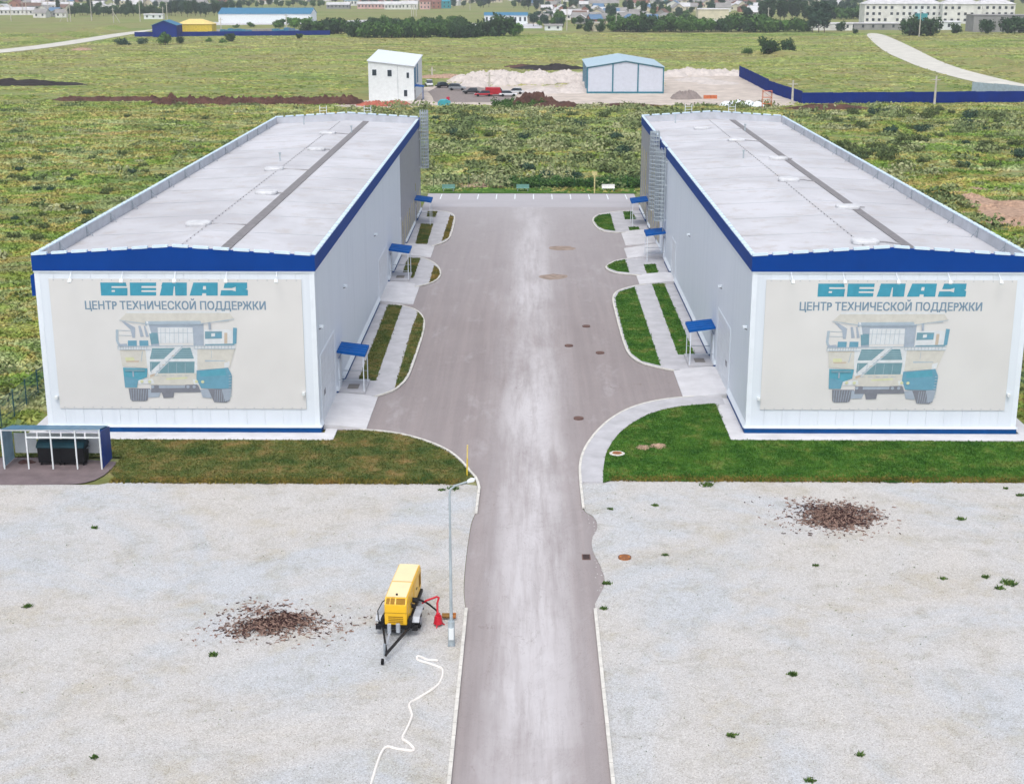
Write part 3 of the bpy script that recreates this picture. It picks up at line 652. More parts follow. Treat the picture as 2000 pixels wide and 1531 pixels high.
    L_ = lambda pts: poly('print_logo', pts, 'logo', 'L')
    for P_ in ([(90,120),(212,120),(216,262),(100,262)], [(205,120),(368,120),(378,160),(210,160)], [(250,178),(386,178),(386,262),(250,262)], [(210,178),(270,178),(270,202),(212,202)], [(210,222),(270,222),(270,262),(212,262)],
               [(410,120),(538,120),(538,262),(416,262)], [(530,120),(697,120),(697,158),(530,158)], [(530,178),(697,178),(697,204),(530,204)], [(530,222),(697,222),(697,262),(530,262)],
               [(768,120),(893,120),(878,262),(735,262)], [(896,120),(1030,120),(1030,262),(905,262)], [(764,120),(1030,120),(1030,162),(752,162)],
               [(1100,120),(1212,120),(1194,262),(1060,262)], [(1236,120),(1365,120),(1365,262),(1240,262)], [(1200,120),(1245,120),(1245,158),(1200,158)], [(1195,196),(1245,196),(1245,236),(1195,236)],
               [(1442,120),(1680,120),(1684,150),(1560,166),(1520,180),(1428,180)], [(1560,120),(1684,120),(1684,182),(1668,191),(1692,202),(1692,262),(1560,262)], [(1402,204),(1520,204),(1560,216),(1620,230),(1620,262),(1392,262)]): L_(P_)
    Tt = lambda m, *p: poly(m, p)
    Tt('print_cream', (330,55),(1640,55),(1720,150),(1260,215),(600,215),(225,165)); Tt('print_white', (320,50),(1650,50),(1660,72),(315,75))
    Tt('print_line', (560,180),(1280,175),(1300,235),(560,240)); Tt('print_shade', (600,215),(1240,205),(1260,262),(620,262))
    Tt('print_shade', (600,230),(735,255),(745,500),(640,500)); Tt('print_shade', (1175,240),(1320,200),(1325,495),(1190,495)); Tt('print_white', (722,262),(1176,262),(1190,465),(740,465))
    for k in range(7): Tt('print_line', (760+k*58,270),(766+k*58,270),(768+k*58,462),(762+k*58,462))
    Tt('print_line', (730,330),(1180,330),(1180,336),(730,336)); Tt('print_glass', (610,330),(720,330),(740,470),(640,480))
    Tt('print_shade', (255,185),(300,188),(430,262),(430,395),(395,395),(370,290)); Tt('print_shade', (470,240),(500,240),(545,380),(500,385)); Tt('print_white', (570,180),(595,180),(640,340),(610,340)); Tt('print_shade', (540,240),(560,240),(610,380),(570,385))
    Tt('print_line', (178,290),(212,290),(212,440),(240,480),(200,480),(178,430)); Tt('print_line', (200,295),(380,300),(380,306),(200,302)); Tt('print_line', (200,360),(400,362),(400,368),(200,366))
    Tt('print_blue', (335,430),(450,430),(452,505),(335,505)); Tt('print_blue', (485,430),(600,430),(604,505),(488,505)); Tt('print_shade', (205,480),(320,470),(335,505),(215,508))
    Tt('print_white', (1328,285),(1700,290),(1705,500),(1328,500)); Tt('print_glass', (1338,312),(1560,312),(1560,405),(1340,410)); Tt('print_blue', (1440,350),(1555,330),(1555,395),(1450,395)); Tt('print_white', (1420,340),(1470,335),(1470,375),(1420,380))
    Tt('print_rust', (1590,330),(1630,330),(1630,470),(1590,470)); Tt('print_blue', (1705,262),(1755,268),(1748,470),(1700,484)); Tt('print_glass', (1340,478),(1720,470),(1720,492),(1340,500))
    Tt('print_white', (200,505),(1740,492),(1730,545),(205,555)); Tt('print_cream', (230,552),(640,552),(605,790),(262,762)); Tt('print_rust', (240,555),(560,555),(560,563),(240,563)); Tt('print_line', (520,570),(530,570),(515,700),(505,700))
    Tt('print_yellow', (300,650),(410,648),(428,690),(308,694)); Tt('print_rust', (308,694),(480,690),(480,712),(318,714)); Tt('print_cream', (1210,540),(1730,535),(1660,782),(1240,812)); Tt('print_line', (1340,685),(1600,690),(1600,700),(1340,705)); Tt('print_line', (1420,560),(1426,560),(1426,660),(1420,660))
    Tt('print_white', (1590,720),(1660,700),(1655,780),(1590,785)); Tt('print_white', (560,520),(1240,512),(1240,860),(600,870)); Tt('print_grille', (652,530),(1150,525),(1196,665),(622,672)); Tt('print_grille', (622,706),(1205,703),(1200,855),(628,858))
    for k in range(4): Tt('print_line', (640,560+k*28),(1180,556+k*28),(1180,560+k*28),(640,564+k*28))
    Tt('print_cream', (600,858),(1220,852),(1335,945),(1340,1000),(1230,1012),(740,1032),(600,990)); Tt('print_white', (470,940),(660,930),(680,985),(470,1000)); Tt('print_white', (1180,935),(1345,940),(1340,1000),(1200,1005)); Tt('print_yellow', (830,920),(1110,905),(1110,925),(840,940))
    Tt('print_white', (990,490),(1050,480),(1060,510),(700,880),(620,905),(605,860)); Tt('print_line', (1040,505),(1050,512),(690,880),(682,872)); Tt('print_rust', (618,880),(680,860),(690,885),(630,910))
    Tt('print_teal', (272,782),(592,790),(585,905),(470,950),(455,1042),(300,1040)); Tt('print_blue', (288,900),(470,930),(455,1040),(300,1038)); Tt('print_blue', (1230,820),(1640,782),(1690,880),(1685,1060),(1290,1052),(1228,930)); Tt('print_teal', (1270,830),(1600,800),(1620,880),(1280,900))
    Tt('print_tyre', (345,1052),(630,1052),(592,1205),(560,1216),(395,1216),(370,1195)); Tt('print_shade', (600,1060),(770,1085),(742,1165),(600,1170)); Tt('print_tyre', (770,1085),(940,1085),(930,1170),(800,1178)); Tt('print_tyre', (640,1008),(1250,1010),(1290,1100),(640,1108)); Tt('print_shade', (740,1015),(1080,1015),(1080,1045),(740,1050))
    Tt('print_tyre', (650,1010),(720,1005),(720,1060),(655,1060)); Tt('print_tyre', (1080,1005),(1240,1000),(1240,1070),(1085,1070)); Tt('print_shade', (1278,1070),(1392,1058),(1430,1180),(1310,1170)); Tt('print_tyre', (1380,1062),(1688,1052),(1662,1210),(1620,1236),(1460,1230)); Tt('print_shade', (1560,1062),(1688,1055),(1664,1200),(1600,1220))
    for k in range(9): Tt('print_rust' if k % 3 == 0 else 'print_line', (655+k*42,870-k*41),(700+k*40,858-k*40),(703+k*40,866-k*40),(658+k*42,878-k*41))
    for k in range(12): Tt('print_line', (205+k*34,500),(211+k*34,500),(211+k*34,545),(205+k*34,545)); Tt('print_line', (1200+k*44,495),(1206+k*44,495),(1206+k*44,540),(1200+k*44,540))
    for k in range(7): Tt('print_shade', (372+k*34,1060),(380+k*34,1060),(388+k*30,1210),(382+k*30,1210)); Tt('print_shade', (1470+k*30,1070),(1478+k*30,1070),(1472+k*28,1225),(1466+k*28,1225))
    for cx_, cy_ in ((520,960),(620,962),(1230,962),(1310,965),(660,1030),(1120,1030),(1200,1030)): Tt('print_yellow' if cy_ < 1000 else 'print_shade', *[(cx_+math.cos(q*.785)*22, cy_+math.sin(q*.785)*20) for q in range(8)])
    for k in range(5): Tt('print_line', (680+k*100,880),(740+k*100,878),(740+k*100,884),(680+k*100,886)); Tt('print_line', (640+k*110,720),(646+k*110,720),(646+k*110,850),(640+k*110,850))
    Tt('print_line', (200,500),(1740,487),(1740,494),(200,508)); Tt('print_line', (230,545),(640,545),(640,551),(230,552)); Tt('print_line', (1210,535),(1735,532),(1735,540),(1210,541)); Tt('print_line', (225,160),(600,212),(1260,212),(1720,145),(1720,152),(1262,222),(598,222),(222,168))
    Tt('print_shade', (1380,190),(1410,188),(1420,285),(1390,285)); Tt('print_line', (1440,185),(1650,165),(1655,172),(1445,192)); Tt('print_shade', (395,800),(410,800),(420,900),(400,900)); Tt('print_glass', (300,800),(560,800),(556,830),(304,830))
    for k in range(8): Tt('print_line', (1650,880+k*38),(1690,876+k*38),(1690,886+k*38),(1650,890+k*38))
    # lettering
    cu = bpy.data.curves.new('t', 'FONT'); cu.body = 'ЦЕНТP ТЕХНИЧЕСКОЙ ПОДДЕPЖКИ'; cu.size = 1; to = bpy.data.objects.new('t', cu); C.objects.link(to)
    bpy.context.view_layer.update(); dg = bpy.context.evaluated_depsgraph_get(); me = bpy.data.meshes.new_from_object(to.evaluated_get(dg)); bpy.data.objects.remove(to)
    co = np.zeros(len(me.vertices)*3, np.float32); me.vertices.foreach_get('co', co); co = co.reshape(-1, 3)
    (ax, az), (bx_, bz_) = mapz(167, 603.5), mapz(518, 588); mn, mx = co.min(0), co.max(0)
    asc = 1.0; h0 = mn[1]; cap = mx[1]  # descender of the first letter is small
    X = ax+(co[:, 0]-mn[0])/(mx[0]-mn[0])*(bx_-ax); Z = az+(co[:, 1]-0)/(.73)*(bz_-az)
    fs = [tuple(p.vertices) for p in me.polygons]; bpy.data.meshes.remove(me); VV = []; FF = []
    for q, (ox_, oz_) in enumerate(((0, 0), (.035, .0), (.0, -.02), (.035, -.02))):     # bold weight
        FF += [tuple(i+len(VV) for i in f) for f in fs]; VV += [(a+ox_-org[0], -.062-q*.0005, c_+oz_) for a, c_ in zip(X.tolist(), Z.tolist())]
    me = bpy.data.meshes.new('lettering'); me.from_pydata(VV, [], FF); me.materials.append(M['print_text']); link(bpy.data.objects.new('lettering', me), ban)
    # floodlights reaching out over the banner
    me = None
    for k, u in enumerate((140, 240, 343, 443, 541)):
        x, z = mapz(u, 528); b = MB(); b.bar((x, y0-.08, ZF-.03), (x+.04, y0-.75, ZF-.45), .035, .035); f = bd(b, 'floodlight', 'wall_trim')
        b = MB(); b.prism_x([(y0-.70, ZF-.40), (y0-.84, ZF-.58), (y0-.78, ZF-.66), (y0-.64, ZF-.48)], x-.06, x+.14); b.build('lamp_head', 'white_paint', f, org)
    for u, v in ((112, 775), (594, 768)):
        x, z = mapz(u, v); b = MB(); b.box(x-.09, x+.09, y0-.30, y0-.06, z-.08, z+.10); bd(b, 'small_lamp', 'white_paint')
    return T
warehouse('white and blue warehouse left of the drive, truck banner on its front', LX0, LX1, LY0, LY1, 1, None,
    [(99.4, 102.2), (139.0, 142.3), (171.6, 175.0)], RAMPS_L, [(-24.27,104.4), (-21.99,119.8), (-23.97,135.1), (-22.18,150.6), (-23.16,166.5)], [(180.7, 5.9, 13.0, 5.9)])
warehouse('white and blue warehouse right of the drive, cut off by the photo edge', RX0, RX1, RY0, RY1, -1, None,
    [(107.0, 109.8), (148.9, 152.0), (171.2, 174.6)], RAMPS_R, [(20.6,173.3), (22.87,159.7), (24.84,143.8), (23.12,128.0), (25.15,112.9), (23.0,97.2)], [(149.9, 4.4, 11.9, 3.2), (157.2, 4.4, 12.9, 3.2)])

# ------------------------------------------------------------------ bin shelter and bins
X0 = -32.15; T = thing('bin_shelter', 'open bin shelter with white posts and blue side panel before the left warehouse', 'shelter', (X0, 82.95, 0))
sheet('shelter_pad', smooth([(-40, 80.1), (-27.5, 80.1), (-26.2, 80.6), (-25.6, 82.2), (-25.6, 85.1), (-40, 85.1)], 1), .035, 'pad_asphalt')
for k in range(5): b = MB(); b.box(k*1.5-.04, k*1.5+.04, -.04, .04, .03, 2.5); b.build('post', 'white_paint', T)
b = MB(); b.box(-.04, 6.04, -.043, .043, 2.5, 2.6); b.box(1.54, 5.96, -.03, .03, 2.03, 2.12); b.build('top_rail', 'white_paint', T)
for k in range(6):
    b = MB(); b.prism_x([(-.1, 2.61), (1.95, 2.22), (1.95, 2.24), (-.1, 2.63)], k*1.0+.01, k*1.0+.99); b.build('roof_panel', 'shelter_roof', T)
b = MB(); b.prism_x([(.05, .1), (1.9, .1), (1.9, 2.2), (.05, 2.48)], 6.05, 6.09); b.build('side_panel', 'shelter_blue', T)
b = MB(); b.prism_x([(.05, .1), (1.9, .1), (1.9, 2.2), (.05, 2.48)], -.09, -.05); b.build('side_panel', 'shelter_pale', T)
for k in range(4): b = MB(); b.box(k*1.5+.05, k*1.5+1.45, 1.86, 1.9, .45, 1.75); b.build('rear_panel', 'white_paint', T)
b = MB(); b.box(0, 6, 1.87, 1.93, 2.0, 2.18); b.build('rear_rail', 'shelter_roof', T)
for i, (bx, lab) in enumerate(((2.62, 'left black wheeled bin with a teal lid in the shelter'), (4.05, 'right black wheeled bin with a teal lid in the shelter'))):
    B = thing('waste_bin', lab, 'bin', (X0+bx, 84.0, .035), R_(random.uniform(-3, 3)), 'bins in the shelter'); B.scale = (1.18, 1, 1.22)
    b = MB(); b.prism_x([(-.5, .95), (.5, .95), (.42, .15), (-.40, .15)], -.62, .62); bevel(b.build('body', 'bin_black', B), .03)
    b = MB(); b.prism_x([(-.55, .96), (.52, .96), (.52, 1.12), (.1, 1.28), (-.3, 1.22), (-.55, 1.05)], -.66, .66); bevel(b.build('lid', 'bin_lid', B), .03)
    for sx in (-.5, .5):
        for sy in (-.3, .3): b = MB(); b.tube([(sx-.03, sy, .08), (sx+.03, sy, .08)], .08, 10); b.build('wheel', 'rubber', B)
    b = MB(); b.bar((-.70, -.1, .85), (-.70, .4, .85), .04, .04); b.bar((.70, -.1, .85), (.70, .4, .85), .04, .04); b.build('handle', 'steel', B)
mound('rubbish_heap', X0+.95, 84.2, .6, .4, .22, 'twig', 4, kind='stuff', label='small heap of dark rubbish left of the bins', cat='rubbish')
# fence left of the warehouse
def mesh_fence(name, x0, y0, x1, y1, mat, label, step=2.5, h=1.9):
    L = math.hypot(x1-x0, y1-y0); n = int(L/step); a = math.atan2(y1-y0, x1-x0); T = thing(name, label, 'fence', (x0, y0, 0), a)
    p = None; q = None
    for k in range(n+1):
        if p is None: p = MB().box(-.03, .03, -.03, .03, 0, h+.1).build('post', mat, T)
        else: c = p.copy(); C.objects.link(c); c.location = (k*step, 0, 0)
    for k in range(n):
        if q is None:
            b = MB()
            for j in range(25): b.box(.05+j*.1, .06+j*.1, -.004, .004, .08, h)
            for zz in (.1, .55, 1.0, 1.4, h-.05): b.box(.03, step-.03, .005, .016, zz, zz+.025)
            q = b.build('fence_panel', mat, T)
        else: c = q.copy(); C.objects.link(c); c.location = (k*step, 0, 0)
mesh_fence('mesh_fence', -35.3, 86.3, -35.3, 112, 'fence_teal', 'dark teal mesh fence along the grass left of the left warehouse')
mesh_fence('mesh_fence', -13.5, 203.6, 16.8, 203.6, 'fence_green', 'green mesh fence behind the parking strip')
mesh_fence('mesh_fence', 36.8, 84, 36.8, 112, 'fence_teal', 'dark mesh fence right of the right warehouse')

# ------------------------------------------------------------------ compressor trailer and its tools
T = thing('compressor_trailer', 'yellow towable compressor with black drawbar parked on the gravel', 'compressor', (-6.0, 60.1, .02), R_(-4.5))
b = MB(); b.prism_x([(-.15, .62), (-.15, 1.62), (.1, 1.88), (1.75, 1.92), (1.75, .62)], -.52, .52); bevel(b.build('housing', 'machine_yellow', T), .05)
b = MB(); b.prism_x([(1.77, .62), (1.77, 1.92), (3.95, 1.88), (4.2, 1.6), (4.2, .62)], -.52, .52); bevel(b.build('rear_housing', 'machine_yellow', T), .05)
b = MB(); b.prism_x([(.12, 1.89), (1.70, 1.93), (1.70, 1.95), (.12, 1.91)], -.46, .46); b.build('hood', 'machine_top_sheen', T)  # pale hood colour has the glossy sky reflection painted in
b = MB(); b.prism_x([(1.80, 1.93), (3.92, 1.89), (3.92, 1.91), (1.80, 1.95)], -.46, .46); b.build('hood', 'machine_top_sheen', T)
for k, (a, c) in enumerate(((-.44, -.28), (-.24, -.05), (.02, .44))):
    b = MB(); b.prism_x([(-.135, 1.655), (.06, 1.858), (.04, 1.872), (-.155, 1.667)], a, c); b.build('marking', 'decal', T)
b = MB(); b.tube([(0, .3, 1.9), (0, .3, 1.98)], .05, 8); b.build('exhaust', 'black_steel', T)
for s in (-1, 1):
    for ya_, yb_ in ((.25, 1.6), (1.95, 3.3)):
        b = MB(); b.box(min(s*.521, s*.535), max(s*.521, s*.535), ya_, yb_, .80, 1.66); dr = b.build('side_door', 'machine_yellow', T)
        b = MB(); b.box(min(s*.536, s*.56), max(s*.536, s*.56), (ya_+yb_)/2-.1, (ya_+yb_)/2+.1, 1.2, 1.26); b.build('latch', 'black_steel', dr)
    for k in range(6): b = MB(); b.box(min(s*.521, s*.53), max(s*.521, s*.53), 3.45+k*.1, 3.5+k*.1, .9, 1.5); b.build('louvre', 'decal', T)
for k in range(4): b = MB(); b.box(-.34, .34, -.162, -.152, .74+k*.09, .78+k*.09); b.build('grille_slot', 'decal', T)
b = MB(); b.box(-.52, .52, -.165, -.152, 1.22, 1.235); b.build('panel_seam', 'decal', T)
b = MB(); b.box(-.62, .62, -.2, 4.0, .45, .62); b.box(-.95, .95, .6, .8, .35, .5); b.build('chassis', 'black_steel', T)
for s in (-1, 1):
    b = MB(); b.tube([(s*.72, 1.0, .36), (s*.97, 1.0, .36)], .36, 18); wh = b.build('wheel', 'rubber', T)
    b = MB(); b.tube([(s*.96, 1.0, .36), (s*.99, 1.0, .36)], .19, 12); b.build('rim', 'fender', wh)
    b = MB(); b.prism_x([(.25, .58), (.42, .78), (1.55, .78), (1.72, .58), (1.72, .62), (1.56, .83), (.40, .83), (.22, .62)], s*.70, s*1.02); b.build('mudguard', 'fender', T)
    b = MB(); b.box(s*.55, s*.70, -.15, .35, .5, .9) if s > 0 else b.box(s*.70, s*.55, -.15, .35, .5, .9); b.build('toolbox', 'black_steel', T)
    b = MB(); b.bar((s*.60, -.15, .5), (0, -2.6, .42), .09, .1); b.build('drawbar', 'black_steel', T)
    b = MB(); b.box(s*.85-.12, s*.85+.12, .0, .22, .3, .5); b.build('tail_lamp', 'black_steel', T)
b = MB(); b.tube([(-.18, -.9, .5), (-.1, -1.9, .52)], .05, 8); b.tube([(-.2, -.75, .5), (-.2, -.75, .95)], .09, 8); b.tube([(.18, -.6, .5), (.18, -.6, .9)], .1, 8); b.build('brake_gear', 'fender', T)
b = MB(); b.box(-.32, .32, -.5, -.42, .42, .52); b.build('cross_member', 'black_steel', T)
b = MB(); b.tube([(0, -2.55, .42), (0, -2.8, .42)], .06, 8); b.build('coupling', 'black_steel', T)
b = MB(); b.tube([(-.12, -2.45, .8), (-.12, -2.45, .25)], .05, 8); jw = b.build('jockey_wheel', 'steel', T); b = MB(); b.tube([(-.2, -2.85, .14), (-.1, -2.85, .14)], .14, 12); b.build('tyre', 'rubber', jw)
b = MB(); b.tube([(-.55, 1.2, 1.35), (-.8, .95, 1.25), (-.95, .5, 1.0), (-.85, .1, .75), (-.6, -.1, .6)], .025, 6); b.build('cable', 'black_steel', T)
b = MB(); b.tube([(.52, 1.4, 1.2), (.75, 1.45, 1.15)], .13, 8); b.tube([(.52, 1.1, 1.05), (.70, 1.1, 1.0)], .1, 8); b.build('valve_block', 'black_steel', T)
def wl_(lst, z=.05): return [(*G(u, v), z) for u, v in lst]
A = Vector((*G(800, 1186), 0)); 
b = MB(); b.tube([(-5.25, 61.9, 1.1), (-5.0, 62.0, .95), (-4.7, 62.1, .75), (-4.45, 62.45, .35), (-4.25, 62.4, .2)], .05, 6); o = b.build('air_hose', 'black_steel', None, label='short black air hose between the compressor and the red tool', cat='hose')
T = thing('pneumatic_tool', 'red pneumatic tool with bent handle standing beside the compressor', 'tool', (*G(856, 1222), .02))
b = MB(); b.tube([(0, 0, .12), (0, 0, .5)], [.22, .16], 10); b.tube([(0, 0, .5), (0, 0, .62)], .1, 8); b.build('body', 'red_paint', T)
b = MB(); b.tube([(-.02, 0, .55), (-.05, .3, 1.0), (0, .7, 1.1), (-.1, .8, 1.1), (-.6, .8, .9), (-.8, .85, .75)], .05, 6); b.build('handle', 'red_paint', T)
for a in (.3, 2.4, 4.5): b = MB(); b.tube([(math.cos(a)*.1, math.sin(a)*.1, .2), (math.cos(a)*.3, math.sin(a)*.3, 0)], .035, 6); b.build('foot', 'red_paint', T)
T = thing('hydrant_valve', 'brown brass valve lying between the red tool and the lamp post', 'valve', (*G(872, 1210), .02))
b = MB(); b.tube([(-.2, 0, .2), (.3, 0, .2)], .13, 8); b.build('body', 'brass', T); b = MB(); b.tube([(.28, .12, .2), (.45, .12, .2)], .09, 8); b.tube([(.28, -.12, .2), (.45, -.12, .2)], .09, 8); b.build('outlet', 'rust', T)
# lamp post
T = thing('lamp_post', 'tall galvanised lamp post with short arm beside the left kerb', 'lamp post', (-3.43, 59.2, .02))
b = MB(); b.box(-.16, .16, -.16, .16, 0, .06); b.build('base_plate', 'steel', T)
b = MB(); b.tube([(0, 0, .05), (0, 0, 1.2)], .15, 10); b.build('base_sleeve', 'galv', T)
b = MB(); b.tube([(0, 0, 1.2), (-.0, 0, 7.3)], [.075, .045], 10); b.build('pole', 'galv', T)
b = MB(); b.box(-.11, .11, -.20, -.10, .35, .9); b.build('service_hatch', 'white_paint', T)
b = MB(); b.tube([(0, 0, 7.3), (.05, 0, 7.52), (.25, 0, 7.68), (.85, 0, 7.88)], .045, 8); b.build('arm', 'galv', T)
b = MB(); b.prism_y([(.78, 7.82), (1.10, 7.90), (1.12, 8.0), (.95, 8.02), (.78, 7.92)], -.12, .12); bevel(b.build('lamp_head', 'white_paint', T), .02)
T = thing('marker_post', 'thin yellow marker post at the kerb end of the left lawn', 'post', (-3.67, 81.9, .09)); b = MB(); b.tube([(0,0,0), (.02,0,1.1)], .045, 8); b.build('pole', 'shed_yellow', T); b = MB(); b.tube([(.02,0,1.1), (.04,0,1.95)], .045, 8); b.build('upper_pole', 'shed_yellow_roof', T)
# white fire hose
hp = smooth([G(u, v) for u, v in [(855,1292),(838,1290),(826,1286),(813,1282),(816,1291),(840,1298),(860,1303),(866,1312),(862,1330),(848,1347),(820,1362),(797,1375),(803,1390),(806,1399),(795,1425),(783,1443),(797,1452),(810,1462),(806,1470),(775,1463),(754,1457),(740,1480),(725,1531),(716,1570)]], 2)
b = MB(); h = [(x, y, .045+.02*math.sin(i*.7)) for i, (x, y) in enumerate(hp)]; b.tube(h, .055, 6); b.build('hose', 'hose_white', None, label='long white hose lying in bends on the gravel', cat='hose')

# manholes and drains
def manhole(u, v, r, mat, lab, ring=None):
    x, y = G(u, v); T = thing('manhole_cover', lab, 'manhole', (x, y, .02 if x > 3.3 else .0))
    z = .07 if x > 3.3 else .006
    if x > 3.3 and ring: z = .14
    b = MB(); b.tube([(0, 0, -.02), (0, 0, z)], r, 20); b.build('cover', mat, T)
    b = MB()
    for q in range(24):
        a0, a1 = 2*math.pi*q/24, 2*math.pi*(q+1)/24
        b.face([(math.cos(a)*rr, math.sin(a)*rr, z+.004) for a, rr in ((a0, r*.86), (a1, r*.86), (a1, r*1.02), (a0, r*1.02))])
    if ring:
        for q in range(24):
            a0, a1 = 2*math.pi*q/24, 2*math.pi*(q+1)/24
            b.face([(math.cos(a)*rr, math.sin(a)*rr, z-.03+.03*(rr < r*1.2)) for a, rr in ((a0, r*1.03), (a1, r*1.03), (a1, r*1.4), (a0, r*1.4))])
    b.build('rim', ring or 'rust_dark', T)
    for k in range(3): b = MB(); b.box(-r*.5, r*.5, (k-1)*r*.4-.02, (k-1)*r*.4+.02, z+.001, z+.01); b.build('rib', 'rust_dark', T)
manhole(1220, 1090, .34, 'rust', 'rusty round manhole cover in the gravel right of the drive')
manhole(1205, 889, .36, 'rust', 'rusty manhole with a pale concrete ring in the right lawn', 'kerb_stone')
for u, v, l in ((1145, 638, 'upper one right of the watermark-free drive centre'), (1172, 690, 'beside the first right hand kerb'), (1111, 676, 'left of the pair by the right kerb'), (1130, 818, 'before the curved footpath')):
    manhole(u, v, .34, 'rust_dark', {1145: 'dark manhole in the asphalt, farthest of four near the right kerb', 1172: 'dark manhole in the asphalt closest to the long right kerb', 1111: 'dark manhole in the asphalt nearest the middle of the drive', 1130: 'dark manhole in the asphalt just before the curved footpath'}[u])
T = thing('drain_grate', 'dark red square drain grate at the right edge of the drive', 'drain', (*G(1145, 1088), .0)); b = MB(); b.box(-.22, .22, -.35, .35, -.02, .03); b.build('frame', 'rust_dark', T)
for k in range(5): b = MB(); b.box(-.17, .17, -.3+k*.13, -.24+k*.13, .031, .042); b.build('bar', 'black_steel', T)
for u, v, ru, lab, rr in ((1285, 874, 1, 'bare reddish patch in the right lawn', .55), (1255, 876, 2, 'smaller bare patch beside it in the right lawn', .45), (1328, 668, 3, 'small sandy heap in the strip beside the right warehouse', .4)):
    mound('bare_earth', *G(u, v), rr*1.15, rr*1.2, .035, 'soil_red', ru, kind='stuff', label=lab, cat='earth')
for o in C.objects:
    if o.name.startswith('bare_earth'): o.location.z = .13
# charred heaps of cut brush
def brush(u, v, rx, ry, rz, n, seed, lab):
    x, y = G(u, v); r = np.random.default_rng(seed); b = MB(); c2 = MB()
    cl = [(r.normal(0, .45), r.normal(0, .4)) for _ in range(9)]
    for i in range(n):
        cx, cy = cl[i % 9]; sp = .34 if i % 6 else .6; px, py = (cx*.9+r.normal(0, sp))*rx*.78, (cy*.9+r.normal(0, sp))*ry*.78
        d = min(1, math.hypot(px/rx, py/ry)); px, py = px*math.cos(rz)-py*math.sin(rz), px*math.sin(rz)+py*math.cos(rz)
        L = r.uniform(.06, .38)*(1.3-d*.6); t = r.random()*6.283; h = .16*(1-d)+.02; k = b if r.random() < .5-.25*d else c2
        k.tube([(px, py, r.uniform(.0, h)), (px+math.cos(t)*L*.5, py+math.sin(t)*L*.5, r.uniform(.02, h*1.5)), (px+math.cos(t+.6)*L, py+math.sin(t+.6)*L, r.uniform(.0, h))], [r.uniform(.012, .038)]*3, 3)
    T = thing('brush_heap', lab, 'brush heap', (x, y, .02), 0, 'heaps of cut brush on the gravel')
    o = b.build('dark_twigs', 'twig', T); o['kind'] = 'stuff'; o = c2.build('pale_twigs', 'twig_pale', T); o['kind'] = 'stuff'
    m = mound('ash', 0, 0, rx*.55, ry*.5, .05, 'ash', seed, rz, rough=1.6); m.parent = T; m['kind'] = 'stuff'
brush(543, 1216, 3.0, 1.9, .35, 1200, 3, 'scattered heap of dry brown brush on the gravel left of the compressor')
brush(1632, 1008, 3.3, 2.5, -.1, 1700, 5, 'round heap of dark brown brush on the right gravel yard')
# weeds growing through the gravel
def weed(u, v, s, lab, seed):
    x, y = G(u, v); r = np.random.default_rng(seed); n = int(40*s+14); px = r.normal(0, .16*s, n); py = r.normal(0, .14*s, n)
    V, F, Tn = blades(px, py, 0.0, .05, .10+.12*s, .10, 3, None, .9); me = fast_mesh('weed', V, F, Tn, 'weed_green'); o = bpy.data.objects.new('weed', me); o.location = (x, y, .02)
    link(o, None, label=lab, cat='weed', group='weeds in the gravel')
WD = [(1970,1140,2.2,'largest weed clump near the right photo edge'),(1952,1150,1.2,'weed just left of the largest clump'),(1876,1015,1.1,'dark green weed above the right clump'),(1925,1128,.7,'small weed pair left of the right clump'),(1842,1131,.5,'tiny dark weed in the right yard'),(1593,1105,.5,'tiny weed below the round brush heap'),(1548,1318,1.0,'green weed in the lower right yard'),(1430,1438,1.0,'bright weed at the lower middle of the right yard'),(1680,1475,.6,'weed near the lower edge of the right yard'),(1582,1525,.8,'weed on the lower photo edge'),(1965,955,.6,'weed at the gravel edge far right'),(55,1185,1.0,'green weed on the left photo side'),(185,1032,.8,'weed in the upper left gravel'),(885,955,1.6,'green weed at the foot of the curved kerb'),(862,958,.7,'dark weed left of the kerb weed'),(416,1280,.8,'grey weed below the left brush heap'),(185,1480,.5,'tiny weed in the lower left corner'),(1186,1140,1.0,'weed by the right road edge'),(1178,1190,.7,'dark weed at the kerb start right'),(1192,995,.5,'tiny weed on the gravel beyond the manhole'),(1280,988,.6,'weed below the right lawn edge'),(1300,1085,.5,'tiny weed right of the rusty manhole'),(1380,948,2.0,'green weed sticking out of the right lawn edge'),(1395,795,1.6,'leafy weed at the inner corner of the right lawn'),(1992,968,.9,'weed at the far right yard edge')]
for i, (u, v, s, l) in enumerate(WD): weed(u, v, s*.5, l, i)
# sprigs too many to count
n = 2600; px, py = scatter(-60, 60, 44, 80, n); k = (np.abs(px) > 3.7) & (vnoise(px, py, 3.1, 21) > .62); px, py = px[k], py[k]
V, F, Tn = blades(px, py, .02, .02, .07, .05, 3, None, .9); stuff('gravel_sprigs', V, F, Tn, 'weed_green', 'thin green sprigs dotted over the gravel yards', 'weeds')
n = 26000; px, py = scatter(-28, 28, 44, 80, n); k = (np.abs(px) > 3.4) & (np.abs(px) < py*.4+1); px, py = px[k], py[k]; m = len(px); r = RNG.uniform(.015, .05, m); V = np.empty((m, 5, 3)); an = RNG.random(m)*6.28
for q in range(4): V[:, q] = np.c_[px+np.cos(an+q*1.57)*r*(1 if q % 2 else 1.4), py+np.sin(an+q*1.57)*r, np.full(m, .015)]
V[:, 4] = np.c_[px, py, .02+r*.9]; F = (np.arange(m)[:, None, None]*5+np.array([[0,1,4],[1,2,4],[2,3,4],[3,0,4]])[None]).reshape(-1, 3)
stuff('gravel_stones', V.reshape(-1, 3), F, None, 'gravel', 'loose larger stones on the gravel yards', 'stones')

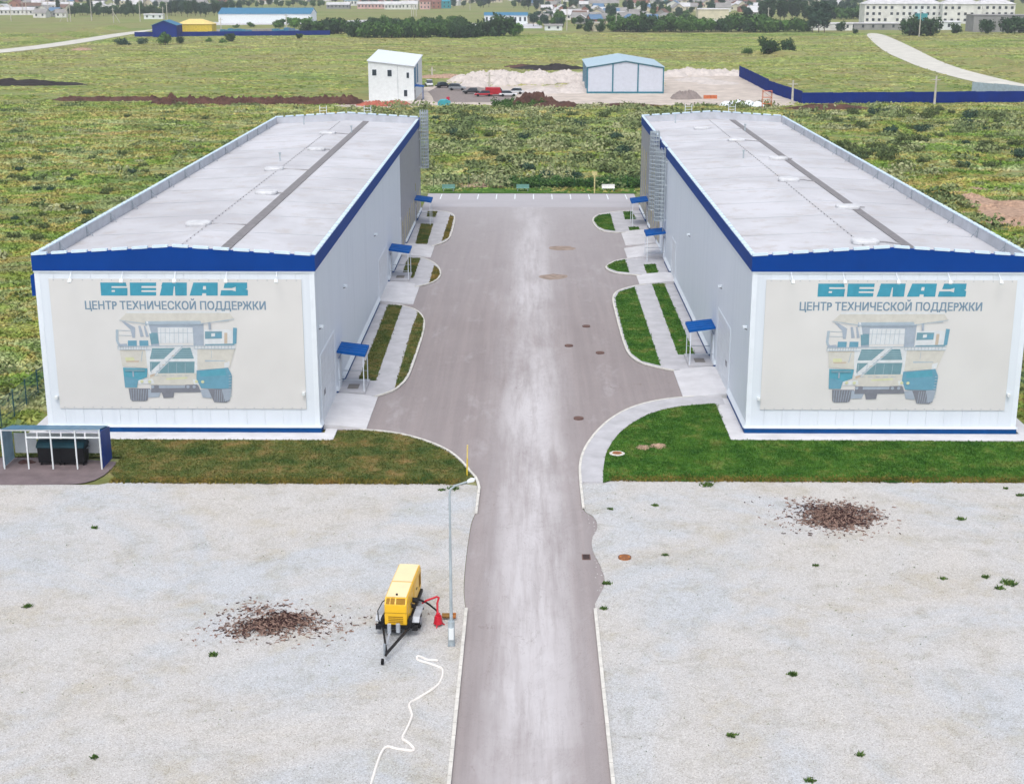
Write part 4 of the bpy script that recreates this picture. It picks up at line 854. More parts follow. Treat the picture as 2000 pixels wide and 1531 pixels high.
# ------------------------------------------------------------------ building site behind: white office block, hangar, heaps, cars
def ragsheet(name, px, z, mat, step, amp, seed, **kw): return sheet(name, ragged([G(*p) for p in px], step, amp, seed), z, mat, **kw)
def roadsheet(name, px): return sheet(name, smooth([G(*p) for p in px], 2, True), .01, 'dirt_road')
ragsheet('site_ground', [(640,206),(720,196),(800,176),(850,168),(890,150),(1143,140),(1300,142),(1445,140),(1500,165),(1570,204),(1480,212),(1290,206),(1120,203),(1000,205),(900,214),(830,217),(700,212)], .0, 'sand', 3, 1.6, 1)
ragsheet('site_parking', [(836,180),(862,166),(935,171),(1010,186),(985,200),(850,200)], .03, 'grey_gravel', 4, .5, 2)
ragsheet('bare_ground', [(1840,378),(1900,365),(2010,385),(2060,420),(2040,462),(1960,448),(1880,415)], .0, 'soil_red', 1.5, 1.0, 5)
T = thing('office_block', 'narrow two storey white office block with a pale sloping roof', 'building', (-33, 350.2, 0))
xa, xb, ya, yb = -5.45, 5.45, 0, 27
b = MB(); b.face([(xa,ya,0),(xb,ya,0),(xb,ya,7.9),(xa,ya,9.15)]); b.face([(xb,ya,0),(xb,yb,0),(xb,yb,9.0),(xb,ya,7.9)]); b.face([(xa,yb,0),(xa,ya,0),(xa,ya,9.15),(xa,yb,10.3)]); b.face([(xa,yb,0),(xa,yb,10.3),(xb,yb,9.0),(xb,yb,0)])
b.build('wall', 'white_paint', T)
rc = [(xa-.25,ya-.3,9.25),(xb+.25,ya-.3,7.95),(xb+.25,yb+.2,9.1),(xa-.25,yb+.2,10.45)]
b = MB(); b.face(rc[::-1]); b.face([(x, y, z-.0) for x, y, z in [(p[0],p[1],p[2]+.22) for p in rc]])
for i in range(4): p, q = rc[i], rc[(i+1) % 4]; b.face([p, q, (q[0],q[1],q[2]+.22), (p[0],p[1],p[2]+.22)])
b.build('roof', 'wall_trim', T)
for x_, z0, z1, ww in ((-4.0,5.9,7.3,1.0),(-.35,5.7,7.2,1.0),(4.0,5.3,6.6,.6),(3.4,1.0,2.5,.8)):
    b = MB(); b.box(x_-ww/2-.08, x_+ww/2+.08, -.06, .02, z0-.08, z1+.08); f = b.build('window', 'wall_trim', T); b = MB(); b.box(x_-ww/2, x_+ww/2, -.075, -.05, z0, z1); b.build('pane', 'glass_dark', f)
b = MB(); b.box(1.55, 1.62, -.05, .0, 0, 8.2); b.build('downpipe', 'steel', T)
b = MB(); b.box(xb-.02, xb+.06, .6, 6.5, 2.9, 7.6); b.build('window', 'roof_blue', T)
b = MB(); b.box(xb-.02, xb+.05, 9.5, 13, 3.5, 8.0); b.build('window', 'roof_blue', T)
b = MB(); b.prism_y([(xb, 3.6), (xb+2.2, 3.3), (xb+2.2, 3.1), (xb, 3.3)], 1.0, 4.5); b.build('canopy', 'blue_canopy', T)
for yy in (1.2, 4.3): b = MB(); b.box(xb+1.9, xb+2.0, yy, yy+.1, 0, 3.2); b.build('canopy_post', 'blue_canopy', T)
b = MB(); b.box(xb-.01, xb+.05, 2.0, 3.2, 0, 2.3); b.build('door', 'glass_dark', T)
T = thing('hangar', 'pale metal hangar with teal frame and low gable roof', 'hangar', (24.5, 372.4, 0)); hw, he, hr, hd = 9.65, 6.6, 8.15, 34
b = MB(); b.prism_y([(-hw+.05,0),(hw-.05,0),(hw-.05,he),(0,hr),(-hw+.05,he)], .05, hd); b.build('wall', 'hangar_wall', T)
b = MB()
for s in (-1, 1): b.face([(0,-.3,hr+.08),(s*(hw+.3),-.3,he+.03),(s*(hw+.3),hd+.2,he+.03),(0,hd+.2,hr+.08)]); b.face([(0,-.3,hr-.04),(s*(hw+.3),-.3,he-.09),(s*(hw+.3),-.3,he+.03),(0,-.3,hr+.08)])
b.build('roof', 'hangar_roof', T)
for x_ in (-hw, -3.2, 3.2, hw): b = MB(); h = he+(hr-he)*(1-abs(x_)/hw)-.06; b.box(x_-.16, x_+.16, -.1, .04, 0, h); b.build('frame_post', 'hangar_frame', T)
for s in (-1, 1): b = MB(); b.prism_y([(0, hr-.32), (0, hr-.05), (s*(hw+.1), he-.1), (s*(hw+.1), he-.37)], -.14, .03); b.build('gable_beam', 'hangar_frame', T)
b = MB(); b.box(-hw-.1, hw+.1, -.12, .03, 0, .45); b.build('plinth', 'hangar_frame', T)
me = None
for k in range(19):
    b = MB(); b.box(-hw+.2+k*1.01, -hw+1.18+k*1.01, .0, .045, .46, 6.2); b.build('wall_panel', 'hangar_wall', T) if k not in (6, 12) else None
for k in range(7): b = MB(); b.box(-hw-.08, -hw+.06, 1+k*5, 1.2+k*5, 0, he); b.build('side_post', 'hangar_frame', T)
def corrugated(name, p0, p1, h, mat, label, step=2.5, y_th=.08, group=None):
    L = math.hypot(p1[0]-p0[0], p1[1]-p0[1]); a = math.atan2(p1[1]-p0[1], p1[0]-p0[0]); n = max(1, round(L/step)); st = L/n
    T = thing(name, label, 'fence', (*p0, 0), a, group); q = None
    b = MB(); m = int(st/.25)
    for j in range(m): b.box(j*st/m, (j+1)*st/m, (.0 if j % 2 else .03), (.04 if j % 2 else .07), .05, h)
    for k in range(n):
        o = b.build('fence_panel', mat, T) if q is None else None
        if o: q = o
        else: c = q.copy(); C.objects.link(c); c.location = (k*st, 0, random.uniform(-.06, .06))
    return T
corrugated('sheet_fence', G(1443,150), G(1500,180), 3.2, 'fence_blue', 'dark blue sheet fence, slanting run from its far corner')
corrugated('sheet_fence', G(1500,180), G(1566,203.5), 2.9, 'fence_blue', 'dark blue sheet fence, slanting run nearest the bend')
corrugated('sheet_fence', G(1566,203.5), G(2080,199.5), 2.6, 'fence_blue', 'dark blue sheet fence running straight to the right photo edge')
corrugated('mesh_fence', G(1897,183), G(2060,198), 2.9, 'fence_pale', 'pale grey fence along the dirt road behind the blue fence')
# earth and sand heaps
def hp_(name, u, v, rx, ry, h, mat, lab, seed, cat='heap', group=None, **kw):
    x, y = G(u, v); mound(name, x, y, rx, ry, h, mat, seed, kind=None, label=lab, cat=cat, group=group, **kw)
k = 0
for u, v, rx, h in [(905,158,4,1.5),(935,154,5,1.8),(925,168,4,1.6),(955,160,4,1.7),(975,152,5,1.9),(985,165,4,1.7),(1005,157,5,2.0),(1030,160,5,2.1),(1050,152,5,1.9),(1060,163,4,1.8),(1085,158,5,1.8),(1105,150,5,1.7),(1128,160,4,1.8),(1132,172,4,1.5),(1118,180,5,1.2),(1060,180,6,1.1),(1315,148,5,1.5),(1345,145,5,1.6),(1375,147,5,1.6),(1405,146,5,1.6),(1432,147,5,1.3),(1360,158,6,.8),(1400,163,6,.6)]:
    hp_('sand_heap', u, v, rx, rx*1.1, h, 'sand_white', 'pale sand heap in the row left of the hangar' if u < 1140 else 'pale sand heap in the row right of the hangar', k, 'sand heap', 'sand heaps left of the hangar' if u < 1140 else 'sand heaps right of the hangar'); k += 1
hp_('gravel_heap', 1337, 193, 3.8, 3, 1.9, 'grey_gravel', 'grey brown gravel heap in front right of the hangar', 31)
hp_('earth_bank', 1075, 134, 11, 9, 1.0, 'soil_black', 'long black soil heap behind the sand', 32, rough=.9)
hp_('earth_bank', 1020, 131, 5, 7, .7, 'soil_brown', 'brown end of the black soil heap', 33)
hp_('earth_bank', 40, 165, 17, 6, 1.0, 'soil_black', 'dark soil heap at the left photo edge', 34, rough=.9)
hp_('earth_bank', 1048, 206, 5.5, 3.5, 2.4, 'soil_brown', 'overgrown dark soil mound in front of the parked cars', 35, rough=.8)
hp_('earth_bank', 1088, 210, 6, 3, 1.3, 'soil_brown', 'low earth mound right of the overgrown mound', 36)
hp_('earth_bank', 870, 151, 8, 5, .8, 'soil_red', 'reddish rubble strip behind the parked cars', 37)
hp_('earth_bank', 1210, 207, 9, 2.4, .5, 'soil_brown', 'dark trench spoil in front of the hangar', 38)
hp_('earth_bank', 1620, 213, 9, 4, .9, 'soil_brown', 'brown earth bank below the blue fence bend', 39)
for i, u in enumerate(range(150, 720, 48)):
    hp_('earth_bank', u, 203 if u > 330 else 196, 5.6, 2.6, 1.3 if u > 330 else .6, 'soil_brown', 'brown earth bank along the trench left of the office block', 40+i, 'earth bank', 'banks along the trench', rough=1.1)
hp_('rubble_heap', 735, 207, 4.5, 1.8, .9, 'brick_red', 'red brick rubble in front of the office block', 60, rough=1.0)
hp_('rubble_heap', 775, 204, 4, 1.6, .7, 'brick_red', 'red brick rubble below the office block door', 61, rough=1.0)
hp_('grass_mound', 1538, 107, 7, 7, 1.4, 'field', 'grassy mound beside the two dark bushes', 62)
hp_('bare_mound', 160, 98, 4, 4, .8, 'soil_red', 'small orange earth heap below the left dirt road', 63)
for i, (u, v) in enumerate([(60,80),(100,75),(140,68),(180,63),(220,57)]): hp_('grass_bank', u, v, 12, 6, 1.2, 'field', 'low grassy bank along the left dirt road', 70+i, 'bank', 'banks by the left dirt road', rough=1.0)
for i, (u, v) in enumerate([(1830,88),(1880,106),(1930,122),(1985,138),(2030,150)]): hp_('grass_bank', u, v, 9, 9, 1.3, 'field', 'low grassy bank along the right dirt road', 80+i, 'bank', 'banks by the right dirt road', rough=1.0)
for i, (u, v) in enumerate([(1420,208),(1440,206),(1462,207),(1480,209)]): hp_('bag_heap', u, v, 1.8, 1.4, 1.2, 'wall_trim', 'white bagged material heaped behind the right warehouse', 90+i, 'bags', 'bags behind the right warehouse', n=10, rough=.2)
T = thing('scaffold_tower', 'orange scaffold tower behind the right warehouse', 'scaffold', (*G(1497, 214), 0))
for sx in (-1, 1):
    for sy in (-.6, .6): b = MB(); b.bar((sx, sy, 0), (sx, sy, 4.2), .1, .1); b.build('upright', 'orange', T)
for z in (1.2, 2.6, 4.0): b = MB(); b.box(-1, 1, -.6, .6, z, z+.1); b.build('deck', 'orange', T)
b = MB(); b.bar((-1,-.6,1.2),(1,-.6,2.6),.07,.07); b.bar((1,-.6,2.6),(-1,-.6,4.0),.07,.07); b.build('brace', 'orange', T)
T = thing('brick_stack', 'orange pallet of bricks right of the gravel heap', 'bricks', (*G(1387, 193), 0))
for i in range(4):
    for j in range(2): b = MB(); b.box(-1.6+i*.82, -1.6+i*.82+.76, -.5, .5, j*.42, j*.42+.38); b.build('brick_pallet', 'orange', T)
T = thing('site_bin', 'turquoise covered container on the site in front of the parked cars', 'container', (*G(868, 207), 0))
b = MB(); b.prism_y([(-1.5,0),(1.5,0),(1.4,1.0),(.7,1.5),(-.9,1.4),(-1.5,.9)], -.9, .9); bevel(b.build('body', 'tarp_teal', T), .1); b = MB(); b.box(.5, 1.2, -.4, .5, 1.3, 2.0); b.build('cover', 'tarp_red', T)
# cars
def car(name, x, y, rz, paint, label, L=4.5, H=1.5, suv=False):
    T = thing(name, label, 'car', (x, y, .04), rz); h = H; bl = .78 if not suv else .95; l2 = L/2
    b = MB(); b.prism_y([(-l2,.35),(l2,.35),(l2,.62),(l2-.12,bl-.08),(l2-1.0,bl),(-l2+.7,bl+.03),(-l2+.05,bl-.04),(-l2,.6)], -.88, .88); bevel(b.build('body', paint, T), .08)
    b = MB(); f = l2-1.05; r = -l2+(.65 if not suv else .2)
    b.prism_y([(f,bl-.01),(f-.75,h-.05),(f-1.0,h),(r+.6,h),(r+.1,h-.1),(r-.1,bl)], -.76, .76); bevel(b.build('cabin', 'glass_dark', T), .05)
    b = MB(); b.prism_y([(f-.80,h-.03),(f-1.0,h+.015),(r+.62,h+.015),(r+.35,h-.03)], -.74, .74); b.build('roof', paint, T)
    for sx in (-L*.31, L*.31):
        for sy in (-.86, .86): b = MB(); b.tube([(sx, sy-.1, .33), (sx, sy+.1, .33)], .33, 12); b.build('wheel', 'rubber', T)
    for sy in (-.6, .6): b = MB(); b.box(l2-.05, l2+.02, sy-.18, sy+.18, .58, .72); b.build('headlight', 'white_paint', T)
    return T
for nme, u, v, rz, p, l, suv in [('parked_car', 838, 169, 100, 'car_white', 'white car standing behind the office block corner', 1), ('parked_car', 867, 172, 20, 'car_black', 'black car partly behind the silver estate', 0), ('parked_car', 893, 177, -5, 'car_silver', 'silver estate car with dark windows in the back row', 1),
    ('parked_car', 921, 184, 175, 'car_black', 'low black car left of the red car', 0), ('parked_car', 944, 189, 185, 'car_red', 'red car beside the red van', 0), ('parked_car', 992, 189, 8, 'car_white', 'white car right of the red van', 0), ('parked_car', 1006, 184, 172, 'car_white', 'second white car farthest right in the row', 0)]:
    car(nme, *G(u, v), R_(rz), p, l, suv=bool(suv), H=1.5 if not suv else 1.75)
T = thing('red_van', 'box shaped red van between the red and white cars', 'van', (*G(966, 188), .04), R_(5))
b = MB(); b.prism_y([(-2.3,.4),(2.4,.4),(2.4,1.1),(1.9,1.3),(1.4,2.1),(-2.3,2.15)], -.95, .95); bevel(b.build('body', 'car_red', T), .1)
b = MB(); b.prism_y([(1.45,1.35),(1.95,1.3),(1.5,1.98),(1.3,2.0)], -.96, .96); b.build('windscreen', 'glass_dark', T)
for sx in (-1.5, 1.5):
    for sy in (-.92, .92): b = MB(); b.tube([(sx, sy-.1, .36), (sx, sy+.1, .36)], .36, 12); b.build('wheel', 'rubber', T)

# ------------------------------------------------------------------ trees and shrubs
def crown_mesh(name, blobs, n, leafsz, mat, seed):
    r = np.random.default_rng(seed); V = []; T = []
    vol = np.array([a*b_*c for _, _, _, a, b_, c in blobs]); pick = r.choice(len(blobs), n, p=vol/vol.sum()); B = np.array(blobs)[pick]
    d = r.normal(0, 1, (n, 3)); d /= np.linalg.norm(d, axis=1)[:, None]; rad = r.random(n)**.38
    P = B[:, :3]+d*rad[:, None]*B[:, 3:]*(1+.12*r.normal(0, 1, (n, 1))); P[:, 2] = np.maximum(P[:, 2], .1)
    a = r.normal(0, 1, (n, 3)); a /= np.linalg.norm(a, axis=1)[:, None]; c = np.cross(a, d); c /= np.maximum(1e-6, np.linalg.norm(c, axis=1))[:, None]; s = leafsz*(.6+.8*r.random((n, 1)))
    V = np.stack([P-a*s-c*s*.6, P+a*s-c*s*.6, P+a*s*.8+c*s*.7, P-a*s*.7+c*s*.6], 1).reshape(-1, 3)
    clump = np.repeat(r.random(len(blobs))[pick], 1); tone = np.clip(.25*r.random(n)+.5*clump+.3*r.random(n)-.02, 0, 1)
    return fast_mesh(name, V, np.arange(n*4).reshape(n, 4), np.repeat(tone, 4), mat)
def blobset(seed, w, h, base, k):
    r = random.Random(seed); B = [(0, 0, base+(h-base)*.5, w*.36, w*.36, (h-base)*.42)]
    for i in range(k):
        a = r.random()*6.283; d = r.uniform(.15, .36)*w; z = base+(h-base)*r.uniform(.2, .85); q = w*r.uniform(.12, .24); B.append((math.cos(a)*d, math.sin(a)*d, z, q, q, q*r.uniform(.7, 1.1)))
    return B
PROTO = {}
for kind, (w_, h_, base, n, ls, mats) in dict(round=(8, 9, 1.6, 1500, .34, ('leaf_dark', 'leaf_mid', 'leaf_blue')), tall=(7, 15, 1.5, 1900, .40, ('leaf_dark', 'leaf_blue')), shrub=(7, 4.5, .0, 1000, .30, ('leaf_mid', 'leaf_dark', 'leaf_bright')), low=(4.6, 1.5, -.3, 520, .17, ('leaf_mid', 'leaf_blue', 'leaf_weed'))).items():
    for mi, mt in enumerate(mats):
        for vv in range(2):
            B = blobset(hash((kind, mi, vv)) % 999 if False else (mi*7+vv*3+len(kind)), w_, h_, base, 11); cm = crown_mesh('crown', B, n, ls, mt, mi*10+vv)
            b = MB(); b.tube([(0, 0, -.2), (.1, 0, base+h_*.25), (0, .1, h_*.6)], [.035*w_, .025*w_, .01*w_], 6)
            for q in range(3): a = q*2.1+vv; b.tube([(0, 0, base+h_*.1), (math.cos(a)*w_*.18, math.sin(a)*w_*.18, h_*.45)], [.018*w_, .008*w_], 5)
            tm = bpy.data.meshes.new('trunk'); tm.from_pydata(b.v, [], b.f); tm.materials.append(M['bark']); PROTO.setdefault((kind, mt), []).append((cm, tm))
def plant(kind, mt, u, v, s, label, group, sx=1.0, xy=None):
    cm, tm = random.choice(PROTO[(kind, mt)]); x, y = xy if xy else G(u, v)
    T = thing({'round': 'tree', 'tall': 'tree', 'shrub': 'bush', 'low': 'shrub'}[kind], label, {'round': 'tree', 'tall': 'tree', 'shrub': 'bush', 'low': 'bush'}[kind], (x, y, 0), random.random()*6.28, group); T.scale = (s*sx, s*sx, s)
    link(bpy.data.objects.new('crown', cm), T)
    if kind != 'low': link(bpy.data.objects.new('trunk' if kind != 'shrub' else 'stem', tm), T)
    return T
rnd = random.uniform
# the big thicket and its neighbours
for u in range(600, 700, 14): plant('shrub', random.choice(['leaf_dark', 'leaf_mid']), u+rnd(-4, 4), 68+rnd(-3, 1), rnd(1.3, 1.8), 'green bush at the left end of the long thicket', 'bushes at the left end of the thicket')
for i, u in enumerate(range(690, 925, 9)):
    plant('shrub', random.choice(['leaf_dark', 'leaf_dark', 'leaf_mid', 'leaf_mid']), u+rnd(-4, 4), 74+rnd(-2, 1), rnd(1.3, 1.8), 'dark green bush in the front of the long thicket', 'bushes in the front of the long thicket')
    if 715 < u < 900: plant('round', random.choice(['leaf_dark', 'leaf_mid', 'leaf_blue']), u+rnd(-4, 4), 66+rnd(-4, 2), rnd(.7, .95), 'dark rounded tree in the back of the long thicket', 'trees in the back of the long thicket', 1.3)
for u, s, m_ in ((942, 1.5, 'leaf_dark'), (955, 1.6, 'leaf_dark'), (968, 1.9, 'leaf_dark'), (985, 2.1, 'leaf_dark'), (1004, 1.5, 'leaf_bright')): plant('shrub', m_, u, 71, s, {942: 'small dark bush left in the group below the small blue roofed hall', 955: 'second dark bush in the group below the small blue roofed hall', 968: 'middle dark bush in the group below the small blue roofed hall', 985: 'tallest dark bush in the group below the small blue roofed hall', 1004: 'bright green bush right in the group below the small blue roofed hall'}[u], 'bushes below the small blue hall')
plant('shrub', 'leaf_dark', 1504, 106, 1.2, 'larger dark bush of the pair in the open field', 'bush pair in the field', 1.15); plant('shrub', 'leaf_dark', 1538, 103, 1.05, 'smaller dark bush of the pair in the open field', 'bush pair in the field')
plant('low', 'leaf_mid', 1458, 105, 1.2, 'low shrub left of the bush pair', None)
for u, v, k_, m_, s, l in ((323, 88, 'shrub', 'leaf_mid', 1.5, 'bright round bush in front of the blue shed'), (351, 86, 'shrub', 'leaf_dark', .9, 'small bush right of the round bush'), (452, 82, 'shrub', 'leaf_dark', 1.1, 'dark bush in front of the blue fence'), (436, 84, 'low', 'leaf_mid', 1.4, 'low shrub left of the dark bush by the fence'), (408, 82, 'low', 'leaf_mid', 1.3, 'low shrub below the yellow shed'), (585, 76, 'shrub', 'leaf_dark', .7, 'dark bush near the right end of the blue fence'), (240, 88, 'low', 'leaf_blue', 2.2, 'low grey green shrub below the left dirt road'), (278, 86, 'low', 'leaf_blue', 1.8, 'low grey green shrub next to the round bush'), (575, 56, 'shrub', 'leaf_bright', 1.9, 'bright green bush before the long hall'), (545, 56, 'shrub', 'leaf_mid', 1.6, 'green bush before the long hall, left one'), (600, 55, 'shrub', 'leaf_bright', 1.8, 'bright green bush before the right end of the long hall'), (490, 54, 'shrub', 'leaf_mid', .9, 'small bush before the middle of the long hall'), (460, 55, 'low', 'leaf_mid', 1.5, 'low shrub before the left part of the long hall')):
    plant(k_, m_, u, v, s*.72, l, None)
for u in range(1200, 1575, 11): plant('shrub', random.choice(['leaf_mid', 'leaf_bright', 'leaf_mid', 'leaf_dark']), u+rnd(-3, 3), 64+rnd(-3, 0), rnd(1.2, 2.0), 'green bush in the hedge row before the long white wall', 'bushes in the hedge row before the white wall')
for u, v, s, l in ((1148, 62, 1.1, 'dark bush left of the grey gate pillar'), (1174, 63, .9, 'narrow dark bush between the gate pillars'), (1775, 70, 1.7, 'dark bush at the head of the right dirt road'), (1792, 70, 1.8, 'second dark bush by the right dirt road'), (1818, 71, 1.9, 'tall dark bush right of the dirt road'), (1868, 66, 1.0, 'small bush below the low white pavilion'), (1925, 66, 1.5, 'dark bush before the grey hall'), (1968, 66, 1.7, 'green bush before the right part of the grey hall'), (1992, 65, 1.8, 'dark bush at the right photo edge before the grey hall'), (1641, 61, 1.0, 'round bush before the long garages'), (1671, 66, .5, 'tiny dark bush left of the right road head')): plant('shrub', 'leaf_dark', u, v, s, l, None)
for u, s in ((1587, .95), (1599, 1.15), (1610, 1.0)): plant('tall', 'leaf_blue', u, 64, s, {1587: 'left of three tall dark trees before the garages', 1599: 'tallest of three dark trees before the garages', 1610: 'right of three tall dark trees before the garages'}[u], 'tall dark trees before the garages', 1.15)
for u in range(1485, 1575, 12): plant('tall', 'leaf_dark', u+rnd(-3, 3), 42+rnd(-3, 2), rnd(.85, 1.1), 'tall dark tree in the grove above the hedge row', 'tall trees in the grove above the hedge')
for u in range(1620, 1690, 12): plant('tall', 'leaf_blue', u+rnd(-3, 3), 33+rnd(-2, 2), rnd(.6, .85), 'dark tree left of the long white school', 'trees left of the school')
for u in range(1580, 1800, 12): plant('shrub', random.choice(['leaf_mid', 'leaf_dark']), u+rnd(-3, 3), 38+rnd(-1, 1), rnd(1.4, 2), 'green bush in the row behind the garages', 'bushes behind the garages')
# tree belt on the left
for u in range(120, 345, 9): plant('round', 'leaf_dark', u+rnd(-4, 4), 32+rnd(-2, 2), rnd(.6, .85), 'dark tree in the belt behind the left meadow', 'trees in the belt behind the left meadow')
for u in range(135, 335, 7): plant(random.choice(['round', 'shrub']), random.choice(['leaf_dark', 'leaf_mid']), u+rnd(-3, 3), 28+rnd(-4, 2), rnd(.6, 1.0), 'tree in the second row of the belt behind the left meadow', 'second row of the belt behind the left meadow')
for u in range(345, 440, 8): plant('round', 'leaf_blue', u+rnd(-3, 3), 26+rnd(-4, 4), rnd(.8, 1.2), 'dark tree in the dense clump above the yellow shed', 'dense clump above the yellow shed')
for u in range(335, 470, 10): plant('tall', random.choice(['leaf_dark', 'leaf_blue']), u+rnd(-4, 4), 34+rnd(-3, 1), rnd(.6, .85), 'tall dark tree behind the yellow shed', 'tall trees behind the yellow shed')
for u in range(430, 640, 12): plant('round', random.choice(['leaf_dark', 'leaf_mid']), u+rnd(-4, 4), 16+rnd(-3, 1), rnd(.6, .85), 'dark tree behind the long blue roofed hall', 'trees behind the long hall')
# woods of the town
def grove(u0, u1, v0, v1, n, lab, grp, ss=(.55, .9)):
    for i in range(n):
        k_ = random.choice(['round', 'round', 'tall', 'shrub']); m_ = random.choice([m for (kk, m) in PROTO if kk == k_]); plant(k_, m_ if m_ != 'leaf_bright' or random.random() < .3 else 'leaf_mid', rnd(u0, u1), rnd(v0, v1), rnd(*ss), lab, grp)
grove(0, 340, 4, 26, 46, 'tree among the houses at the upper left', 'trees among the upper left houses')
grove(340, 700, 2, 12, 26, 'tree at the top above the long hall', 'trees above the long hall')
grove(700, 900, 2, 18, 26, 'tree among the coloured houses above the thicket', 'trees above the thicket')
grove(880, 1060, 4, 19, 34, 'dark tree behind the small blue roofed hall', 'trees behind the small blue hall', (.7, 1.0))
grove(1030, 1200, 8, 54, 46, 'tree among the village houses in the middle', 'trees among the middle village houses', (.5, .95))
grove(1200, 1480, 6, 40, 56, 'tree among the village houses right of the middle', 'trees among the houses right of the middle', (.55, 1.0))
grove(1480, 1720, 2, 30, 34, 'tree above the garages', 'trees above the garages', (.6, 1.0))
grove(1690, 2000, 1, 9, 40, 'tree behind the long white school', 'trees behind the school', (.7, 1.0))
grove(1060, 1200, 50, 58, 7, 'bush by the village edge', 'bushes by the village edge', (.5, .7))
# dry fringe where the lawns meet the gravel
for xa_, xb_, y_, lb in ((-25, -4.2, 80.7, 'dry yellow grass along the gravel edge of the left lawn'), (5, 34, 81.35, 'dry yellow grass along the gravel edge of the right lawn')):
    n = int((xb_-xa_)*260); px = RNG.uniform(xa_, xb_, n); py = y_+np.abs(RNG.normal(0, .38, n))-.25*RNG.random(n); k = RNG.random(n) < .25+vnoise(px, py*.5, 1.4, 12); px, py = px[k], py[k]
    V, F, Tn = blades(px, py, .05, .04, .15, .12, 2, None, .8); stuff('lawn_fringe', V, F, Tn, 'lawn_dry', lb, 'grass')
# weed clumps too many to count
def clumps(x0, x1, y0, y1, n, rad, label, thr=.4, q=110):
    cx, cy = scatter(x0, x1, y0, y1, n); k = vnoise(cx, cy, 14, 33) > thr
    k &= np.abs(cx) < cy*.375+6
    for p in SOLID+BARE+[[(-13.9, 198), (15.1, 198), (15.1, 204.2), (-13.9, 204.2)]]: k &= ~inpoly(cx, cy, p)
    cx, cy = cx[k], cy[k]; m = len(cx); R = rad*(.5+1.1*RNG.random(m)); H = R*(.35+.35*RNG.random(m)); ct = np.clip(vnoise(cx, cy, 9, 44)+RNG.normal(0, .16, m), 0, 1)
    i = np.repeat(np.arange(m), q); N = m*q; d = RNG.normal(0, 1, (N, 3)); d[:, 2] = np.abs(d[:, 2]); d /= np.linalg.norm(d, axis=1)[:, None]; rr = (RNG.random(N)**.4)[:, None]
    P = np.c_[cx[i], cy[i], np.full(N, -.05)]+d*rr*np.c_[R[i]*1.25, R[i], H[i]]*(1+.15*RNG.normal(0, 1, (N, 1)))
    a = RNG.normal(0, 1, (N, 3)); a /= np.linalg.norm(a, axis=1)[:, None]; c = np.cross(a, d); c /= np.maximum(1e-6, np.linalg.norm(c, axis=1))[:, None]; s = (.10+.12*RNG.random((N, 1)))*np.sqrt(R[i])[:, None]
    V = np.stack([P-a*s-c*s*.6, P+a*s-c*s*.6, P+a*s*.8+c*s*.7, P-a*s*.7+c*s*.6], 1).reshape(-1, 3); T = np.repeat(np.clip(ct[i]+RNG.normal(0, .1, N), 0, 1), 4)
    stuff('weed_clumps', V, np.arange(N*4).reshape(N, 4), T, 'leaf_sage', label, 'weeds')
clumps(-42, 42, 204, 336, 620, 1.7, 'grey green weed clumps filling the field behind the parking strip', .33)
clumps(33, 130, 100, 345, 850, 1.7, 'pale and dark weed clumps in the rough field on the right', .42)
clumps(-125, -33, 88, 345, 620, 1.1, 'low grey green weed clumps in the rough field on the left', .46, 80)
# dark shrubs in the near fields
for i in range(70):
    u, v = rnd(1600, 2000), rnd(215, 330)
    x, y = G(u, v)
    if x < 36: continue
    plant('low', random.choice(['leaf_blue', 'leaf_weed', 'leaf_weed']), u, v, rnd(.35, .9), 'dark weedy shrub in the rough field right of the right warehouse', 'shrubs in the right field')
for i in range(40):
    u, v = rnd(0, 500), rnd(215, 480); x, y = G(u, v)
    if x > -36: continue
    plant('low', random.choice(['leaf_blue', 'leaf_weed', 'leaf_weed']), u, v, rnd(.25, .5), 'dark weedy shrub in the rough field left of the left warehouse', 'shrubs in the left field')
for i in range(46):
    u, v = rnd(840, 1250), rnd(222, 356); plant('low', random.choice(['leaf_blue', 'leaf_weed', 'leaf_weed']), u, v, rnd(.35, .8), 'dark weedy shrub in the field behind the parking strip', 'shrubs behind the parking strip')
for u in range(1010, 1250, 9): plant('low', 'leaf_mid', u, 364, rnd(.5, .75), 'dark bush along the green fence behind the parking strip', 'bushes along the green fence', 1.3)
for i in range(9): plant('low', 'leaf_mid', 980+i*9, 207+rnd(-3, 6), rnd(.6, 1.0), 'green shrub on the mound before the parked cars', 'shrubs on the mound')

